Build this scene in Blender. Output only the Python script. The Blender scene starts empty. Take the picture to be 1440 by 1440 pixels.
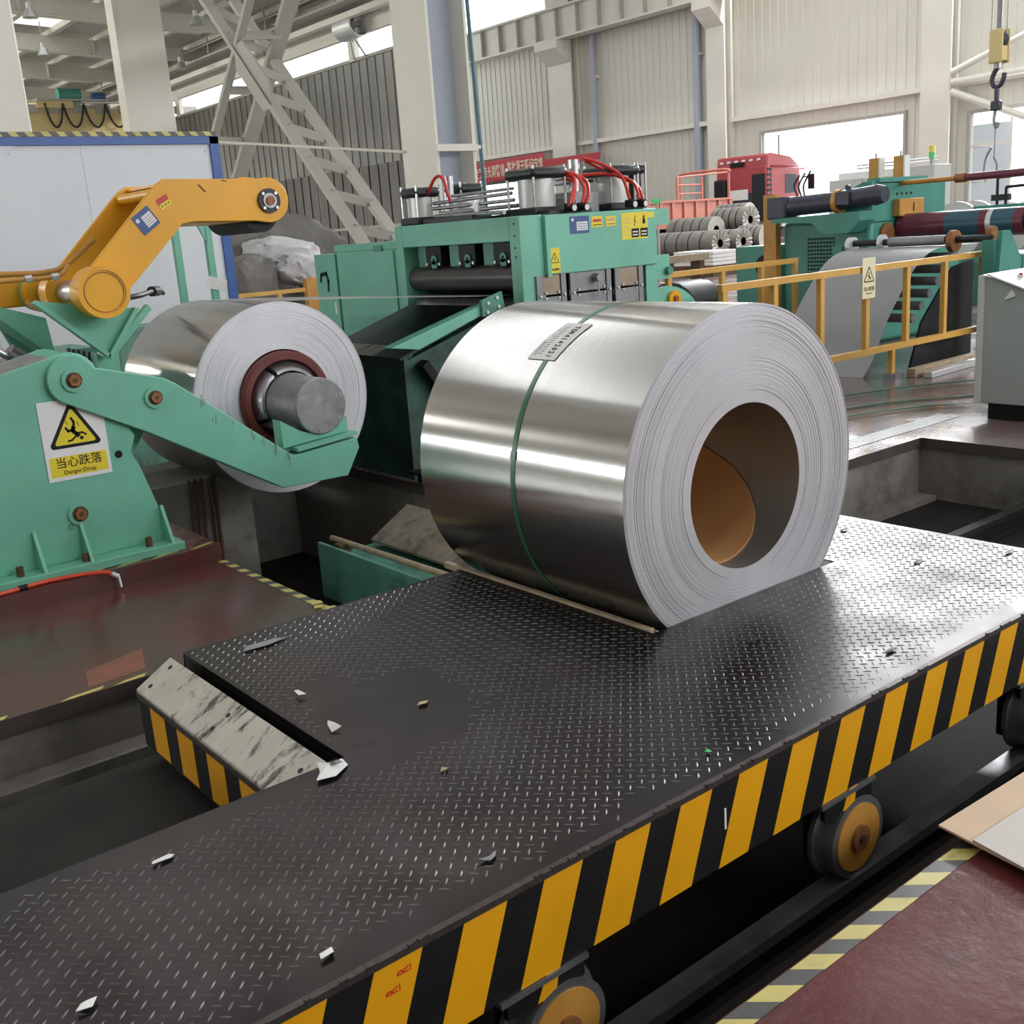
import bpy, bmesh, math, random
from mathutils import Matrix, Vector
random.seed(7)
SC = bpy.context.scene
COL = SC.collection
PI = math.pi

# ------------------------------------------------------------------ camera
cam = bpy.data.cameras.new('camera'); cam_o = bpy.data.objects.new('camera', cam); COL.objects.link(cam_o)
cam.sensor_width = 36.0; cam.lens = 37.933; cam.clip_start = 0.05; cam.clip_end = 400
CX = Vector((0.77663767, -0.62611402, -0.06939139))
CY = Vector((0.21088579, 0.15461221, 0.96520581))
CZ = Vector((-0.59360013, -0.76424884, 0.25211622))
M = Matrix((CX, CY, CZ)).transposed().to_4x4(); M.translation = (0, 0, 1.62)
cam_o.matrix_world = M
SC.camera = cam_o
# ------------------------------------------------------------------ world and light
w = bpy.data.worlds.new('world'); SC.world = w; w.use_nodes = True
w.node_tree.nodes['Background'].inputs[0].default_value = (0.93, 0.97, 1.0, 1)
w.node_tree.nodes['Background'].inputs[1].default_value = 3.0
SC.view_settings.view_transform = 'Standard'; SC.view_settings.look = 'None'
SC.view_settings.exposure = 0.08; SC.view_settings.gamma = 1.0; SC.view_settings.use_curve_mapping = False

def area(name, loc, sx, sy, normal, power, color=(1, 1, 1)):
    l = bpy.data.lights.new(name, 'AREA'); l.shape = 'RECTANGLE'; l.size = sx; l.size_y = sy
    l.energy = power; l.color = color
    o = bpy.data.objects.new(name, l); COL.objects.link(o)
    n = Vector(normal).normalized()
    if n.z > -.9: o.rotation_euler = n.to_track_quat('-Z', 'Y').to_euler()
    o.location = loc
    return o
DAY = (0.96, 0.98, 1.0)
SKYLIGHTS = [(-4, 1.2), (3, 1.2), (10, 1.2), (22, 1.2), (32, 1.2)]          # (y, width) translucent strips in the main roof
for y, wd in SKYLIGHTS:
    area('skylight_daylight', (15, y, 15.9), 46, wd, (0, 0, -1), 750 if y < 15 else 2600, DAY)
area('window_and_fill_daylight', (-11.85, 18, 2.6), 20, .55, (1, 0, 0), 800, DAY)      # strip window in the left wall
area('window_and_fill_daylight', (-11.85, 47, 7.4), 22, 1.6, (1, 0, .1), 4500, (1, .98, .93))  # unseen fill source added to brighten the left bay roof
area('window_and_fill_daylight', (41.85, 20, 14.6), 26, 2.2, (-1, 0, -.25), 13000, DAY)  # clerestory over the doors
area('window_and_fill_daylight', (16, -7.85, 6.0), 26, 3.0, (0, 1, -.1), 1500, DAY)       # high windows in the wall behind the photographer
area('window_and_fill_daylight', (41.9, 29.7, 2.6), 7.0, 4.8, (-1, 0, 0), 900, DAY)     # open truck door
area('window_and_fill_daylight', (41.9, 18.5, 2.5), 8.5, 4.4, (-1, 0, 0), 900, DAY)     # second opening

# ------------------------------------------------------------------ materials
def mat(name, col, rough=.5, metal=0., var=0., vscale=6., col2=None, thr=(.45, .6), bump=0., bscale=40., rvar=0.,
        stretch=(1, 1, 1), dirt=None, dscale=2.5, dthr=(.55, .75), spec=.5, coat=0., detail=6, emit=0.):
    m = bpy.data.materials.new(name); m.use_nodes = True
    nt = m.node_tree; N = nt.nodes; L = nt.links
    b = N['Principled BSDF']
    b.inputs['Base Color'].default_value = (*col, 1); b.inputs['Roughness'].default_value = rough
    b.inputs['Metallic'].default_value = metal; b.inputs['Specular IOR Level'].default_value = spec
    b.inputs['Coat Weight'].default_value = coat
    if emit:
        b.inputs['Emission Color'].default_value = (*col, 1); b.inputs['Emission Strength'].default_value = emit
    tc = N.new('ShaderNodeTexCoord'); mp = N.new('ShaderNodeMapping'); mp.inputs['Scale'].default_value = stretch
    L.new(tc.outputs['Object'], mp.inputs['Vector'])
    def noise(scale, det=detail, ro=.6):
        n = N.new('ShaderNodeTexNoise'); n.inputs['Scale'].default_value = scale; n.inputs['Detail'].default_value = det
        n.inputs['Roughness'].default_value = ro; L.new(mp.outputs[0], n.inputs['Vector']); return n
    def ramp(src, a, c):
        r = N.new('ShaderNodeMapRange'); r.inputs['From Min'].default_value = a; r.inputs['From Max'].default_value = c
        r.clamp = True; L.new(src, r.inputs['Value']); return r.outputs[0]
    def mix(fac, ca, cb):
        x = N.new('ShaderNodeMix'); x.data_type = 'RGBA'
        L.new(fac, x.inputs['Factor'])
        for s, v in ((6, ca), (7, cb)):
            if isinstance(v, tuple): x.inputs[s].default_value = (*v, 1)
            else: L.new(v, x.inputs[s])
        return x.outputs[2]
    cur = col
    if var or col2:
        n = noise(vscale)
        c2 = col2 if col2 else tuple(max(0, c * (1 - var)) for c in col)
        c1 = col if col2 else tuple(min(1, c * (1 + var * .6)) for c in col)
        cur = mix(ramp(n.outputs['Fac'], *thr) if col2 else ramp(n.outputs['Fac'], .3, .7), c1, c2)
    if dirt:
        n2 = noise(dscale, 10, .72)
        cur = mix(ramp(n2.outputs['Fac'], *dthr), cur, dirt)
    if not isinstance(cur, tuple): L.new(cur, b.inputs['Base Color'])
    if rvar:
        n3 = noise(vscale * 1.7)
        r = N.new('ShaderNodeMapRange'); r.inputs['From Min'].default_value = .3; r.inputs['From Max'].default_value = .7
        r.inputs['To Min'].default_value = max(.03, rough - rvar); r.inputs['To Max'].default_value = min(1, rough + rvar)
        L.new(n3.outputs['Fac'], r.inputs['Value']); L.new(r.outputs[0], b.inputs['Roughness'])
    if bump:
        n4 = noise(bscale); bp = N.new('ShaderNodeBump'); bp.inputs['Strength'].default_value = bump
        bp.inputs['Distance'].default_value = .01
        L.new(n4.outputs['Fac'], bp.inputs['Height']); L.new(bp.outputs[0], b.inputs['Normal'])
    return m

G = {}
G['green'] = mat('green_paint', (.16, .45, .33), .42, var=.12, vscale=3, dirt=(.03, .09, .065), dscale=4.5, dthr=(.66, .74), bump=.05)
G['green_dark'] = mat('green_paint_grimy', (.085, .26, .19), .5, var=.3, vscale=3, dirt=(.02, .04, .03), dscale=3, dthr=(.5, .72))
G['green_deep'] = mat('green_paint_deep', (.03, .105, .075), .5, var=.4, vscale=2, dirt=(.012, .02, .017), dscale=2, dthr=(.45, .7))  # deepest green, mottled darker, for the threading table aprons
G['teal'] = mat('teal_paint', (.05, .24, .19), .45, var=.15, vscale=3, dirt=(.03, .1, .08), dscale=4, dthr=(.6, .75))
G['yellow'] = mat('yellow_paint', (.74, .345, .006), .38, var=.10, vscale=2.5, dirt=(.18, .09, .02), dscale=6, dthr=(.68, .74))
G['yellow_rail'] = mat('yellow_rail_paint', (.60, .33, .07), .5, var=.12, vscale=5)
G['orange_wood'] = mat('orange_paint', (.50, .24, .045), .5, var=.2, vscale=5)
G['blue'] = mat('blue_paint', (.018, .085, .33), .4, var=.1)
G['panel_white'] = mat('white_panel', (.66, .68, .72), .45, var=.05, vscale=1.2)
G['white'] = mat('white_paint', (.72, .72, .72), .5, var=.05)
G['paper'] = mat('white_paper', (.72, .71, .70), .7, var=.06)
G['black'] = mat('black_paint', (.010, .010, .011), .5, var=.3, spec=.25)
G['black_metal'] = mat('black_metal', (.022, .023, .028), .4, metal=.3, var=.3)
G['navy'] = mat('dark_motor_paint', (.035, .035, .06), .4, var=.3)
G['rust'] = mat('rusty_bolt', (.28, .12, .04), .6, metal=.3, var=.4, vscale=25)
G['rust_dark'] = mat('rusty_steel', (.10, .05, .025), .7, var=.5, vscale=12, stretch=(1, 1, .2))
G['steel'] = mat('machined_steel', (.50, .50, .52), .32, metal=.95, var=.12, vscale=5, rvar=.08)
G['steel_dark'] = mat('worn_steel', (.30, .30, .31), .42, metal=.8, var=.25, vscale=8, rvar=.1)
G['steel_plate'] = mat('grey_steel_plate', (.24, .24, .25), .5, metal=.4, var=.15, vscale=8)
G['strip'] = mat('rolled_sheet', (.52, .52, .52), .30, metal=.9, var=.03, vscale=2)
G['strip_matt'] = mat('coated_sheet', (.30, .305, .31), .5, metal=.2, var=.05, vscale=1.5)
G['coil'] = mat('coil_sheet', (.45, .44, .425), .21, metal=1., var=.035, vscale=2.2, stretch=(.4, 9, .4), rvar=.012)
G['coil_edge'] = mat('coil_edge', (.57, .57, .605), .48, metal=.6, var=.08, vscale=3, bump=.12, bscale=90)
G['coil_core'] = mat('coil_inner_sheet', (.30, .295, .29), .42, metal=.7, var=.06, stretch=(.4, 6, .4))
G['cardboard'] = mat('brown_cardboard', (.47, .24, .09), .75, var=.06)
G['cardboard_pale'] = mat('pale_cardboard', (.55, .40, .27), .75, var=.08)
G['core_red'] = mat('red_rubber_ring', (.13, .025, .02), .4, var=.2)
G['strap'] = mat('green_strap', (.02, .13, .07), .3, var=.1)
G['plate'] = mat('dark_tread_plate', (.030, .025, .0245), .36, spec=.18, metal=.85, var=.22, vscale=2.2, dirt=(.034, .025, .021), dscale=1.6, dthr=(.5, .75), rvar=.10)
G['lozenge'] = mat('tread_lozenge', (.15, .143, .143), .36, metal=.85, var=.2, vscale=2)
G['plate_edge'] = mat('weld_bead', (.07, .06, .058), .5, metal=.6, var=.4, vscale=40)
G['dirty_white'] = mat('scuffed_white_plate', (.44, .41, .35), .6, dirt=(.05, .042, .035), dscale=11, dthr=(.53, .62), var=.15, stretch=(.45, 1.5, 1), bump=.1)
G['nylon'] = mat('beige_strip', (.36, .28, .19), .6, var=.3, vscale=18)
G['red_floor'] = mat('red_floor_paint', (.105, .028, .025), .24, col2=(.075, .05, .038), thr=(.48, .62), vscale=1.1, dirt=(.05, .036, .03), dscale=1.7, dthr=(.52, .7), rvar=.08, bump=.10, bscale=9)
G['red_floor2'] = mat('red_floor_glossy', (.11, .028, .027), .22, var=.15, vscale=1.5, dirt=(.06, .026, .024), dscale=3, dthr=(.5, .8), rvar=.06, bump=.6, bscale=5, spec=.35)
G['grey_floor'] = mat('worn_floor_paint', (.155, .105, .10), .22, col2=(.19, .17, .16), thr=(.45, .6), vscale=.9, rvar=.12, bump=.08, bscale=6)
G['slab_edge'] = mat('floor_edge_steel', (.055, .04, .035), .6, var=.4, vscale=6)
G['concrete'] = mat('concrete', (.20, .185, .165), .85, var=.25, vscale=2.5, dirt=(.07, .062, .055), dscale=1.4, dthr=(.5, .7), bump=.2)
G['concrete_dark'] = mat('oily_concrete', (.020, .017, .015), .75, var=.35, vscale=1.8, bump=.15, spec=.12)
G['pit_dark'] = mat('dark_pit_steel', (.022, .019, .017), .65, var=.4, vscale=3, bump=.1, spec=.15)  # near-black tone for pit, rail and under-cart steel
G['tape_y'] = mat('yellow_tape', (.50, .43, .13), .4, var=.12, vscale=10, dirt=(.2, .17, .07), dscale=10, dthr=(.6, .7))
G['tape_k'] = mat('black_tape', (.06, .058, .056), .4, var=.3, vscale=10)
G['clad'] = mat('beige_cladding', (.60, .585, .52), .55, var=.03, vscale=.5)
G['clad_grey'] = mat('dark_grey_cladding', (.23, .23, .225), .42, metal=.3, var=.3, vscale=1.4, stretch=(1, 1, .12))
G['frame'] = mat('cream_steelwork', (.66, .64, .57), .5, var=.05, vscale=1)
G['frame_dk'] = mat('grey_steelwork', (.36, .35, .31), .5, var=.08, vscale=1)
G['bluegrey'] = mat('bluegrey_steel', (.34, .37, .44), .5, var=.04)
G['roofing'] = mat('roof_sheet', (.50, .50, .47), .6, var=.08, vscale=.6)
G['crane_yellow'] = mat('crane_yellow', (.62, .48, .22), .5, var=.05)
G['cable'] = mat('black_cable', (.012, .012, .012), .5)
G['hose_red'] = mat('red_hose', (.55, .03, .02), .35)
G['hose_orange'] = mat('orange_hose', (.65, .06, .02), .4, var=.15, vscale=20)
G['truck_red'] = mat('truck_red', (.36, .055, .065), .35, var=.08)  # slightly washed-out red, distant haze put into the colour
G['bed_red'] = mat('faded_red_steel', (.50, .17, .12), .55, var=.1)
G['sack'] = mat('white_sack', (.50, .49, .50), .7, var=.12, vscale=3, bump=.5, bscale=9)
G['sack_grey'] = mat('grey_sack', (.15, .14, .13), .8, var=.25, vscale=4, bump=.4, bscale=8)
G['wrap'] = mat('pale_wrapping', (.46, .44, .40), .5, var=.12, vscale=4)
G['wrap_dark'] = mat('grey_wrapping', (.20, .19, .17), .4, metal=.3, var=.2, vscale=4)
G['cab_grey'] = mat('grey_enamel', (.33, .36, .35), .5, var=.04)
G['light_grey'] = mat('light_grey_enamel', (.55, .56, .54), .45, var=.04)
G['label_blue'] = mat('blue_label', (.035, .075, .22), .4)
G['label_yellow'] = mat('yellow_label', (.72, .58, .03), .45)
G['label_red'] = mat('red_label', (.5, .03, .02), .45)
G['banner'] = mat('red_banner', (.50, .035, .05), .6)
G['cream_text'] = mat('cream_lettering', (.75, .66, .5), .6)
G['sleeve_red'] = mat('maroon_sleeve', (.13, .025, .045), .3, var=.2)
G['sleeve_blue'] = mat('blue_sleeve', (.025, .09, .13), .3, var=.2)
G['galv'] = mat('galvanised', (.62, .63, .64), .4, metal=.6, var=.1)
G['barrel'] = mat('pale_anodised_barrel', (.60, .60, .58), .35, metal=.25, var=.1)
G['glass'] = mat('dark_glass', (.10, .12, .14), .1)
G['rubber'] = mat('tyre_rubber', (.02, .02, .02), .8)
G['pane'] = mat('frosted_pane', (.55, .62, .66), .3)
G['lamp'] = mat('lamp_glass', (.9, .9, .85), .3)
G['beacon_y'] = mat('amber_lens', (.7, .5, .05), .3)
G['beacon_g'] = mat('green_lens', (.05, .5, .15), .3)

nt = G['coil'].node_tree; b_ = nt.nodes['Principled BSDF']                      # rolled sheet: glints stretch along the coil axis
b_.inputs['Anisotropic'].default_value = .88; b_.inputs['Anisotropic Rotation'].default_value = .25
tn = nt.nodes.new('ShaderNodeTangent'); tn.direction_type = 'RADIAL'; tn.axis = 'Y'; nt.links.new(tn.outputs[0], b_.inputs['Tangent'])

# ------------------------------------------------------------------ mesh helpers
def B(): return bmesh.new()
def quadbox(bm, p):
    v = [bm.verts.new(q) for q in p]
    for f in ((0, 3, 2, 1), (4, 5, 6, 7), (0, 1, 5, 4), (1, 2, 6, 5), (2, 3, 7, 6), (3, 0, 4, 7)):
        bm.faces.new([v[i] for i in f])
def box(bm, x0, x1, y0, y1, z0, z1):
    quadbox(bm, [(x0, y0, z0), (x1, y0, z0), (x1, y1, z0), (x0, y1, z0), (x0, y0, z1), (x1, y0, z1), (x1, y1, z1), (x0, y1, z1)])
    return bm
def bx(x0, x1, y0, y1, z0, z1): return box(B(), x0, x1, y0, y1, z0, z1)
def axpt(axis, a, p):
    return {'X': (a, p[0], p[1]), 'Y': (p[0], a, p[1]), 'Z': (p[0], p[1], a)}[axis]
def prism(bm, poly, axis, a, b):
    va = [bm.verts.new(axpt(axis, a, p)) for p in poly]; vb = [bm.verts.new(axpt(axis, b, p)) for p in poly]
    n = len(poly)
    bm.faces.new(va); bm.faces.new(vb[::-1])
    for i in range(n): bm.faces.new((va[i], vb[i], vb[(i + 1) % n], va[(i + 1) % n]))
    return bm
def pz(poly, axis, a, b): return prism(B(), poly, axis, a, b)
def basis(d):
    d = Vector(d).normalized(); u = d.orthogonal().normalized(); return d, u, d.cross(u)
def cyl(bm, p0, p1, r0, seg=20, r1=None, cap=True):
    p0 = Vector(p0); p1 = Vector(p1); r1 = r0 if r1 is None else r1
    d, u, v = basis(p1 - p0)
    A = [bm.verts.new(p0 + (u * math.cos(2 * PI * i / seg) + v * math.sin(2 * PI * i / seg)) * r0) for i in range(seg)]
    C = [bm.verts.new(p1 + (u * math.cos(2 * PI * i / seg) + v * math.sin(2 * PI * i / seg)) * r1) for i in range(seg)]
    for i in range(seg): bm.faces.new((A[i], A[(i + 1) % seg], C[(i + 1) % seg], C[i])).smooth = True
    if cap: bm.faces.new(A[::-1]); bm.faces.new(C)
    return bm
def cy(p0, p1, r, seg=20, r1=None): return cyl(B(), p0, p1, r, seg, r1)
def bar(bm, p0, p1, wd, ht, up=(0, 0, 1)):
    p0 = Vector(p0); p1 = Vector(p1); d = (p1 - p0).normalized(); s = d.cross(Vector(up)).normalized(); t = s.cross(d)
    s *= wd / 2; t *= ht / 2
    quadbox(bm, [p0 - s - t, p0 + s - t, p0 + s + t, p0 - s + t, p1 - s - t, p1 + s - t, p1 + s + t, p1 - s + t])
    return bm
def br(p0, p1, wd, ht, up=(0, 0, 1)): return bar(B(), p0, p1, wd, ht, up)
def smoothpts(pts, n=6):
    P = [Vector(p) for p in pts]; P = [P[0] * 2 - P[1]] + P + [P[-1] * 2 - P[-2]]; out = []
    for i in range(1, len(P) - 2):
        a, b, c, d = P[i - 1:i + 3]
        for k in range(n):
            t = k / n
            out.append(.5 * ((2 * b) + (c - a) * t + (2 * a - 5 * b + 4 * c - d) * t * t + (3 * b - a - 3 * c + d) * t ** 3))
    return out + [P[-2]]
def tube(bm, pts, r, seg=8, smooth=6):
    P = smoothpts(pts, smooth) if smooth else [Vector(p) for p in pts]
    rings = []; u = None
    for i, p in enumerate(P):
        d = (P[min(i + 1, len(P) - 1)] - P[max(i - 1, 0)]).normalized()
        u = d.orthogonal().normalized() if u is None else (u - d * u.dot(d)).normalized()
        v = d.cross(u)
        rings.append([bm.verts.new(p + (u * math.cos(2 * PI * k / seg) + v * math.sin(2 * PI * k / seg)) * r) for k in range(seg)])
    for a, b in zip(rings, rings[1:]):
        for k in range(seg): bm.faces.new((a[k], a[(k + 1) % seg], b[(k + 1) % seg], b[k])).smooth = True
    bm.faces.new(rings[0][::-1]); bm.faces.new(rings[-1])
    return bm
def tb(pts, r, seg=8, smooth=6): return tube(B(), pts, r, seg, smooth)
def latheY(bm, prof, cx, cz, seg=64, smooth=False):
    """prof: list of (radius, y) revolved round the axis parallel to Y through (cx, cz)"""
    rings = []
    for r, y in prof:
        rings.append([bm.verts.new((cx + r * math.cos(2 * PI * k / seg), y, cz + r * math.sin(2 * PI * k / seg))) for k in range(seg)])
    for a, b in zip(rings, rings[1:]):
        for k in range(seg):
            f = bm.faces.new((a[k], a[(k + 1) % seg], b[(k + 1) % seg], b[k])); f.smooth = smooth
    return bm
def link(name, bm, m, parent=None, root=None, bevel=0., keep=False):
    bmesh.ops.recalc_face_normals(bm, faces=bm.faces[:]) if not keep else None
    me = bpy.data.meshes.new(name); bm.to_mesh(me); bm.free()
    me.set_sharp_from_angle(angle=math.radians(38))
    for mm in (m if isinstance(m, (list, tuple)) else [m]): me.materials.append(G[mm] if isinstance(mm, str) else mm)
    o = bpy.data.objects.new(name, me); COL.objects.link(o)
    if parent is not None:
        o.parent = parent
        o.matrix_parent_inverse = world_of(parent).inverted()
    if bevel:
        b = o.modifiers.new('bevel', 'BEVEL'); b.width = bevel; b.segments = 2; b.limit_method = 'ANGLE'; b.angle_limit = .7
    return o
def world_of(o):
    if o.parent is None: return Matrix.LocRotScale(o.location, o.rotation_euler, o.scale)
    return world_of(o.parent) @ o.matrix_parent_inverse @ Matrix.LocRotScale(o.location, o.rotation_euler, o.scale)
def thing(name, label, cat, loc, group=None):
    o = bpy.data.objects.new(name, None); o.empty_display_size = .1; COL.objects.link(o); o.location = loc
    o['label'] = label; o['category'] = cat
    if group: o['group'] = group
    return o
def tag(o, label, cat, group=None):
    o['label'] = label; o['category'] = cat
    if group: o['group'] = group
    return o
def struct(name, bm, m, label=None, bevel=0.):
    o = link(name, bm, m, bevel=bevel); o['kind'] = 'structure'
    if label: o['label'] = label
    return o
P = link
def text(name, s, size, loc, right, up, m, parent=None, bold=0., depth=.0006, align='LEFT', sx=1., shear=0.):
    cu = bpy.data.curves.new(name, 'FONT'); cu.body = s; cu.size = size; cu.extrude = depth; cu.offset = bold
    cu.align_x = align; cu.shear = shear; cu.resolution_u = 3
    tmp = bpy.data.objects.new(name, cu); COL.objects.link(tmp)
    dg = bpy.context.evaluated_depsgraph_get(); dg.update()
    me = bpy.data.meshes.new_from_object(tmp.evaluated_get(dg)); bpy.data.objects.remove(tmp)
    r = Vector(right).normalized(); u = Vector(up); u = (u - r * u.dot(r)).normalized(); n = r.cross(u)
    mt = Matrix((r * sx, u, n)).transposed().to_4x4(); mt.translation = loc
    me.transform(mt); me.materials.clear(); me.materials.append(G[m])
    o = bpy.data.objects.new(name, me); COL.objects.link(o)
    if parent is not None:
        o.parent = parent; o.matrix_parent_inverse = world_of(parent).inverted()
    return o
class Face:
    """a flat frame on a surface: origin, right, up; pieces are laid in (u, v, height) on it"""
    def __init__(s, o, r, u):
        s.o = Vector(o); s.r = Vector(r).normalized(); u = Vector(u); s.u = (u - s.r * u.dot(s.r)).normalized(); s.n = s.r.cross(s.u)
    def p(s, a, b, h=0.): return s.o + s.r * a + s.u * b + s.n * h
    def poly(s, bm, pts, h0, h1):
        va = [bm.verts.new(s.p(a, b, h0)) for a, b in pts]; vb = [bm.verts.new(s.p(a, b, h1)) for a, b in pts]; n = len(pts)
        bm.faces.new(va[::-1]); bm.faces.new(vb)
        for i in range(n): bm.faces.new((va[i], va[(i + 1) % n], vb[(i + 1) % n], vb[i]))
        return bm
    def rect(s, bm, a0, a1, b0, b1, h0, h1): return s.poly(bm, [(a0, b0), (a1, b0), (a1, b1), (a0, b1)], h0, h1)
    def text(s, name, st, size, a, b, h, m, parent, **k): return text(name, st, size, s.p(a, b, h), s.r, s.u, m, parent, **k)
def arc(cx, cz, r, a0, a1, n):
    return [(cx + r * math.cos(math.radians(a0 + (a1 - a0) * i / n)), cz + r * math.sin(math.radians(a0 + (a1 - a0) * i / n))) for i in range(n + 1)]

# ================================================================== THE SETTING
def slab(name, boxes, m, th=.07):
    bm = B()
    for (x0, x1, y0, y1) in boxes: box(bm, x0, x1, y0, y1, -th, 0)
    o = struct(name, bm, [m, 'slab_edge'])
    for p in o.data.polygons:
        if p.normal.z < .5: p.material_index = 1
    return o
floor_near = slab('floor', [(-12, 42, -8, 1.285)], 'red_floor2')
floor_left = slab('floor', [(-12, 2.215, 4.11, 12.5)], 'red_floor')
slab('floor', [(-12, 2.215, 12.5, 62), (2.215, 17, 17, 62)], G.setdefault('pale_floor', mat('pale_concrete_floor', (.42, .41, .38), .5, var=.1, vscale=.8)))  # hidden behind the panel, made pale to bounce light onto the bay roof
floor_right = slab('floor', [(3.9, 6.9, 4.11, 17), (6.9, 42, 1.285, 17), (17, 42, 17, 62), (2.215, 3.9, 7.9, 17)], 'grey_floor')
bm = B()
box(bm, -12, 42, -8, 1.30, -1, -.07); box(bm, -12, 2.205, 4.13, 62, -1, -.07); box(bm, 3.915, 6.92, 4.13, 62, -1, -.07)
box(bm, 6.92, 42, 1.30, 62, -1, -.07); box(bm, 2.205, 3.915, 7.92, 62, -1, -.07)
struct('wall_trench', bm, 'concrete')
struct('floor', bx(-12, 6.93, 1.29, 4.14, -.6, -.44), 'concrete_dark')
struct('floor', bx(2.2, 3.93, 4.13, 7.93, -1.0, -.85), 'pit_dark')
struct('floor', bx(42, 160, -60, 120, -.2, -.02), 'concrete')                   # yard outside
# floor paint wear and tape on the floors
G['patch'] = mat('orange_floor_patch', (.22, .07, .045), .4, var=.25, vscale=6)
o = P('paint_patch', pz([(1.124, 4.356), (1.39, 4.434), (1.316, 4.195), (1.08, 4.175)], 'Z', 0, .0012), 'patch', floor_left)
def tape_run(parent, start, step, n, skew, width, axis, ln, first=0, z=.0015, names=('yellow', 'black')):
    for i in range(n):
        a = start + i * step
        bm = B()
        if axis == 'X': pts = [(a, width[1]), (a + ln, width[1]), (a + ln + skew, width[0]), (a + skew, width[0])]
        else: pts = [(width[0], a), (width[0], a + ln), (width[1], a + ln + skew), (width[1], a + skew)]
        prism(bm, pts, 'Z', 0, z)
        P('tape_stripe', bm, 'tape_y' if (i + first) % 2 == 0 else 'tape_k', parent)
tape_run(floor_near, 1.23, .0747, 16, .055, (1.229, 1.281), 'X', .0745, 0)
tape_run(floor_left, 4.19, .062, 20, -.02, (2.172, 2.213), 'Y', .061, 1)
for a, l in ((.62, .13), (.95, .16), (1.16, .12)):
    P('tape_remnant', pz([(a, 4.112), (a + l, 4.118), (a + l + .02, 4.145), (a + .05, 4.135)], 'Z', 0, .0015), 'tape_y', floor_left)
for (x, y, r) in ((2.19, 4.36, .03), (2.17, 4.30, .026), (2.2, 4.24, .03), (2.16, 4.20, .02)):
    P('torn_tape', pz([(x - r, y - r * .5), (x + r * .8, y - r), (x + r, y + r * .4), (x - r * .3, y + r)], 'Z', .001, .006), 'tape_y', floor_left)
# checker strip set in the right floor
ck = P('checker_strip', bx(6.25, 7.75, 4.29, 4.47, 0, .003), 'steel_dark', floor_right)
bm = B()
for i in range(58):
    for j in range(6):
        x = 6.27 + i * .0255; y = 4.303 + j * .030; d = .009 if (i + j) % 2 else -.009
        bar(bm, (x - .008, y - d, .0045), (x + .008, y + d, .0045), .006, .004)
o = P('checker_studs', bm, 'galv', floor_right); o['kind'] = 'stuff'

# ---- corrugated walls
def clad(name, segs, m, axis='X', pos=42., inward=-1, pitch=.45, th=.12, rib=(.07, .035), lab=None):
    bm = B()
    for (a0, a1, z0, z1) in segs:
        lo, hi = sorted((pos, pos - inward * th))
        if axis == 'X': box(bm, lo, hi, a0, a1, z0, z1)
        else: box(bm, a0, a1, lo, hi, z0, z1)
        k = math.ceil(a0 / pitch)
        while pitch and k * pitch < a1 - rib[0]:
            c = k * pitch; l2, h2 = sorted((pos, pos + inward * rib[1]))
            if c > a0:
                if axis == 'X': box(bm, l2, h2, c, c + rib[0], z0, z1)
                else: box(bm, c, c + rib[0], l2, h2, z0, z1)
            k += 1
    return struct(name, bm, m, lab)
D1 = (26.1, 33.3, 5.09); D2 = (13.0, 23.2, 4.75); D3 = (49.2, 54.6, 4.35)
wall_right = clad('wall_right', [(-8, 60, 5.09, 12.65), (-8, D2[0], 0, 5.09), (D2[1], D1[0], 0, 5.09), (D2[0], D2[1], D2[2], 5.09),
    (D1[1], D3[0], 0, 5.09), (D3[0], D3[1], D3[2], 5.09), (D3[1], 60, 0, 5.09), (-8, 6, 12.65, 16.5), (33.5, 46.4, 12.65, 16.5), (56.5, 60, 12.65, 16.5), (-8, 60, 15.9, 16.8)], 'clad')
wall_left = clad('wall_left', [(-8, 62, 3.25, 6.5), (-8, 35.5, 6.5, 8.3), (58.5, 62, 6.5, 8.3), (-8, 62, 8.3, 16.5), (-8, 8, 0, 3.25), (28, 62, 0, 3.25), (8, 28, 0, 2.15)], 'clad', 'X', -12, 1)
wall_back = clad('wall_back', [(-12, 42, 0, 4.5), (-12, 3, 4.5, 7.5), (29, 42, 4.5, 7.5), (-12, 42, 7.5, 16.5)], 'clad', 'Y', -8, 1)
wall_far = clad('wall_far', [(-12, 42, 0, 7.5), (-12, 19, 7.5, 16.5), (19, 42, 15.5, 16.5)], 'clad', 'Y', 60, -1)
# dark-clad side wall of the left bay with its daylight gap
wall_dark = clad('wall_partition', [(25.1, 60, 0, 6.42)], 'clad_grey', 'X', 17, -1, pitch=.42, rib=(.05, .03))
P('cap_flashing', bx(16.93, 17.02, 25.1, 60, 6.42, 6.5), 'frame_dk', wall_dark)
P('band', bx(16.94, 16.99, 25.1, 60, 1.95, 2.02), 'frame_dk', wall_dark)
bm = B()
for k in range(70):
    y = 25.3 + k * .5; box(bm, 16.955, 16.99, y, y + .42, 0.0, 3.65)
P('lower_sheeting', bm, G.setdefault('clad_low', mat('charcoal_sheeting', (.12, .115, .11), .5, metal=.2, var=.25, vscale=1.2, stretch=(1, 1, .2))), wall_dark)
struct('wall_upper', bx(16.95, 17.1, 25.1, 60, 7.05, 8.6), 'clad')
for y in (27.3, 33.4, 39.6, 45.8, 52):
    P('gap_post', bx(16.9, 17.05, y, y + .35, 6.42, 7.1), 'frame', wall_dark)

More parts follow.
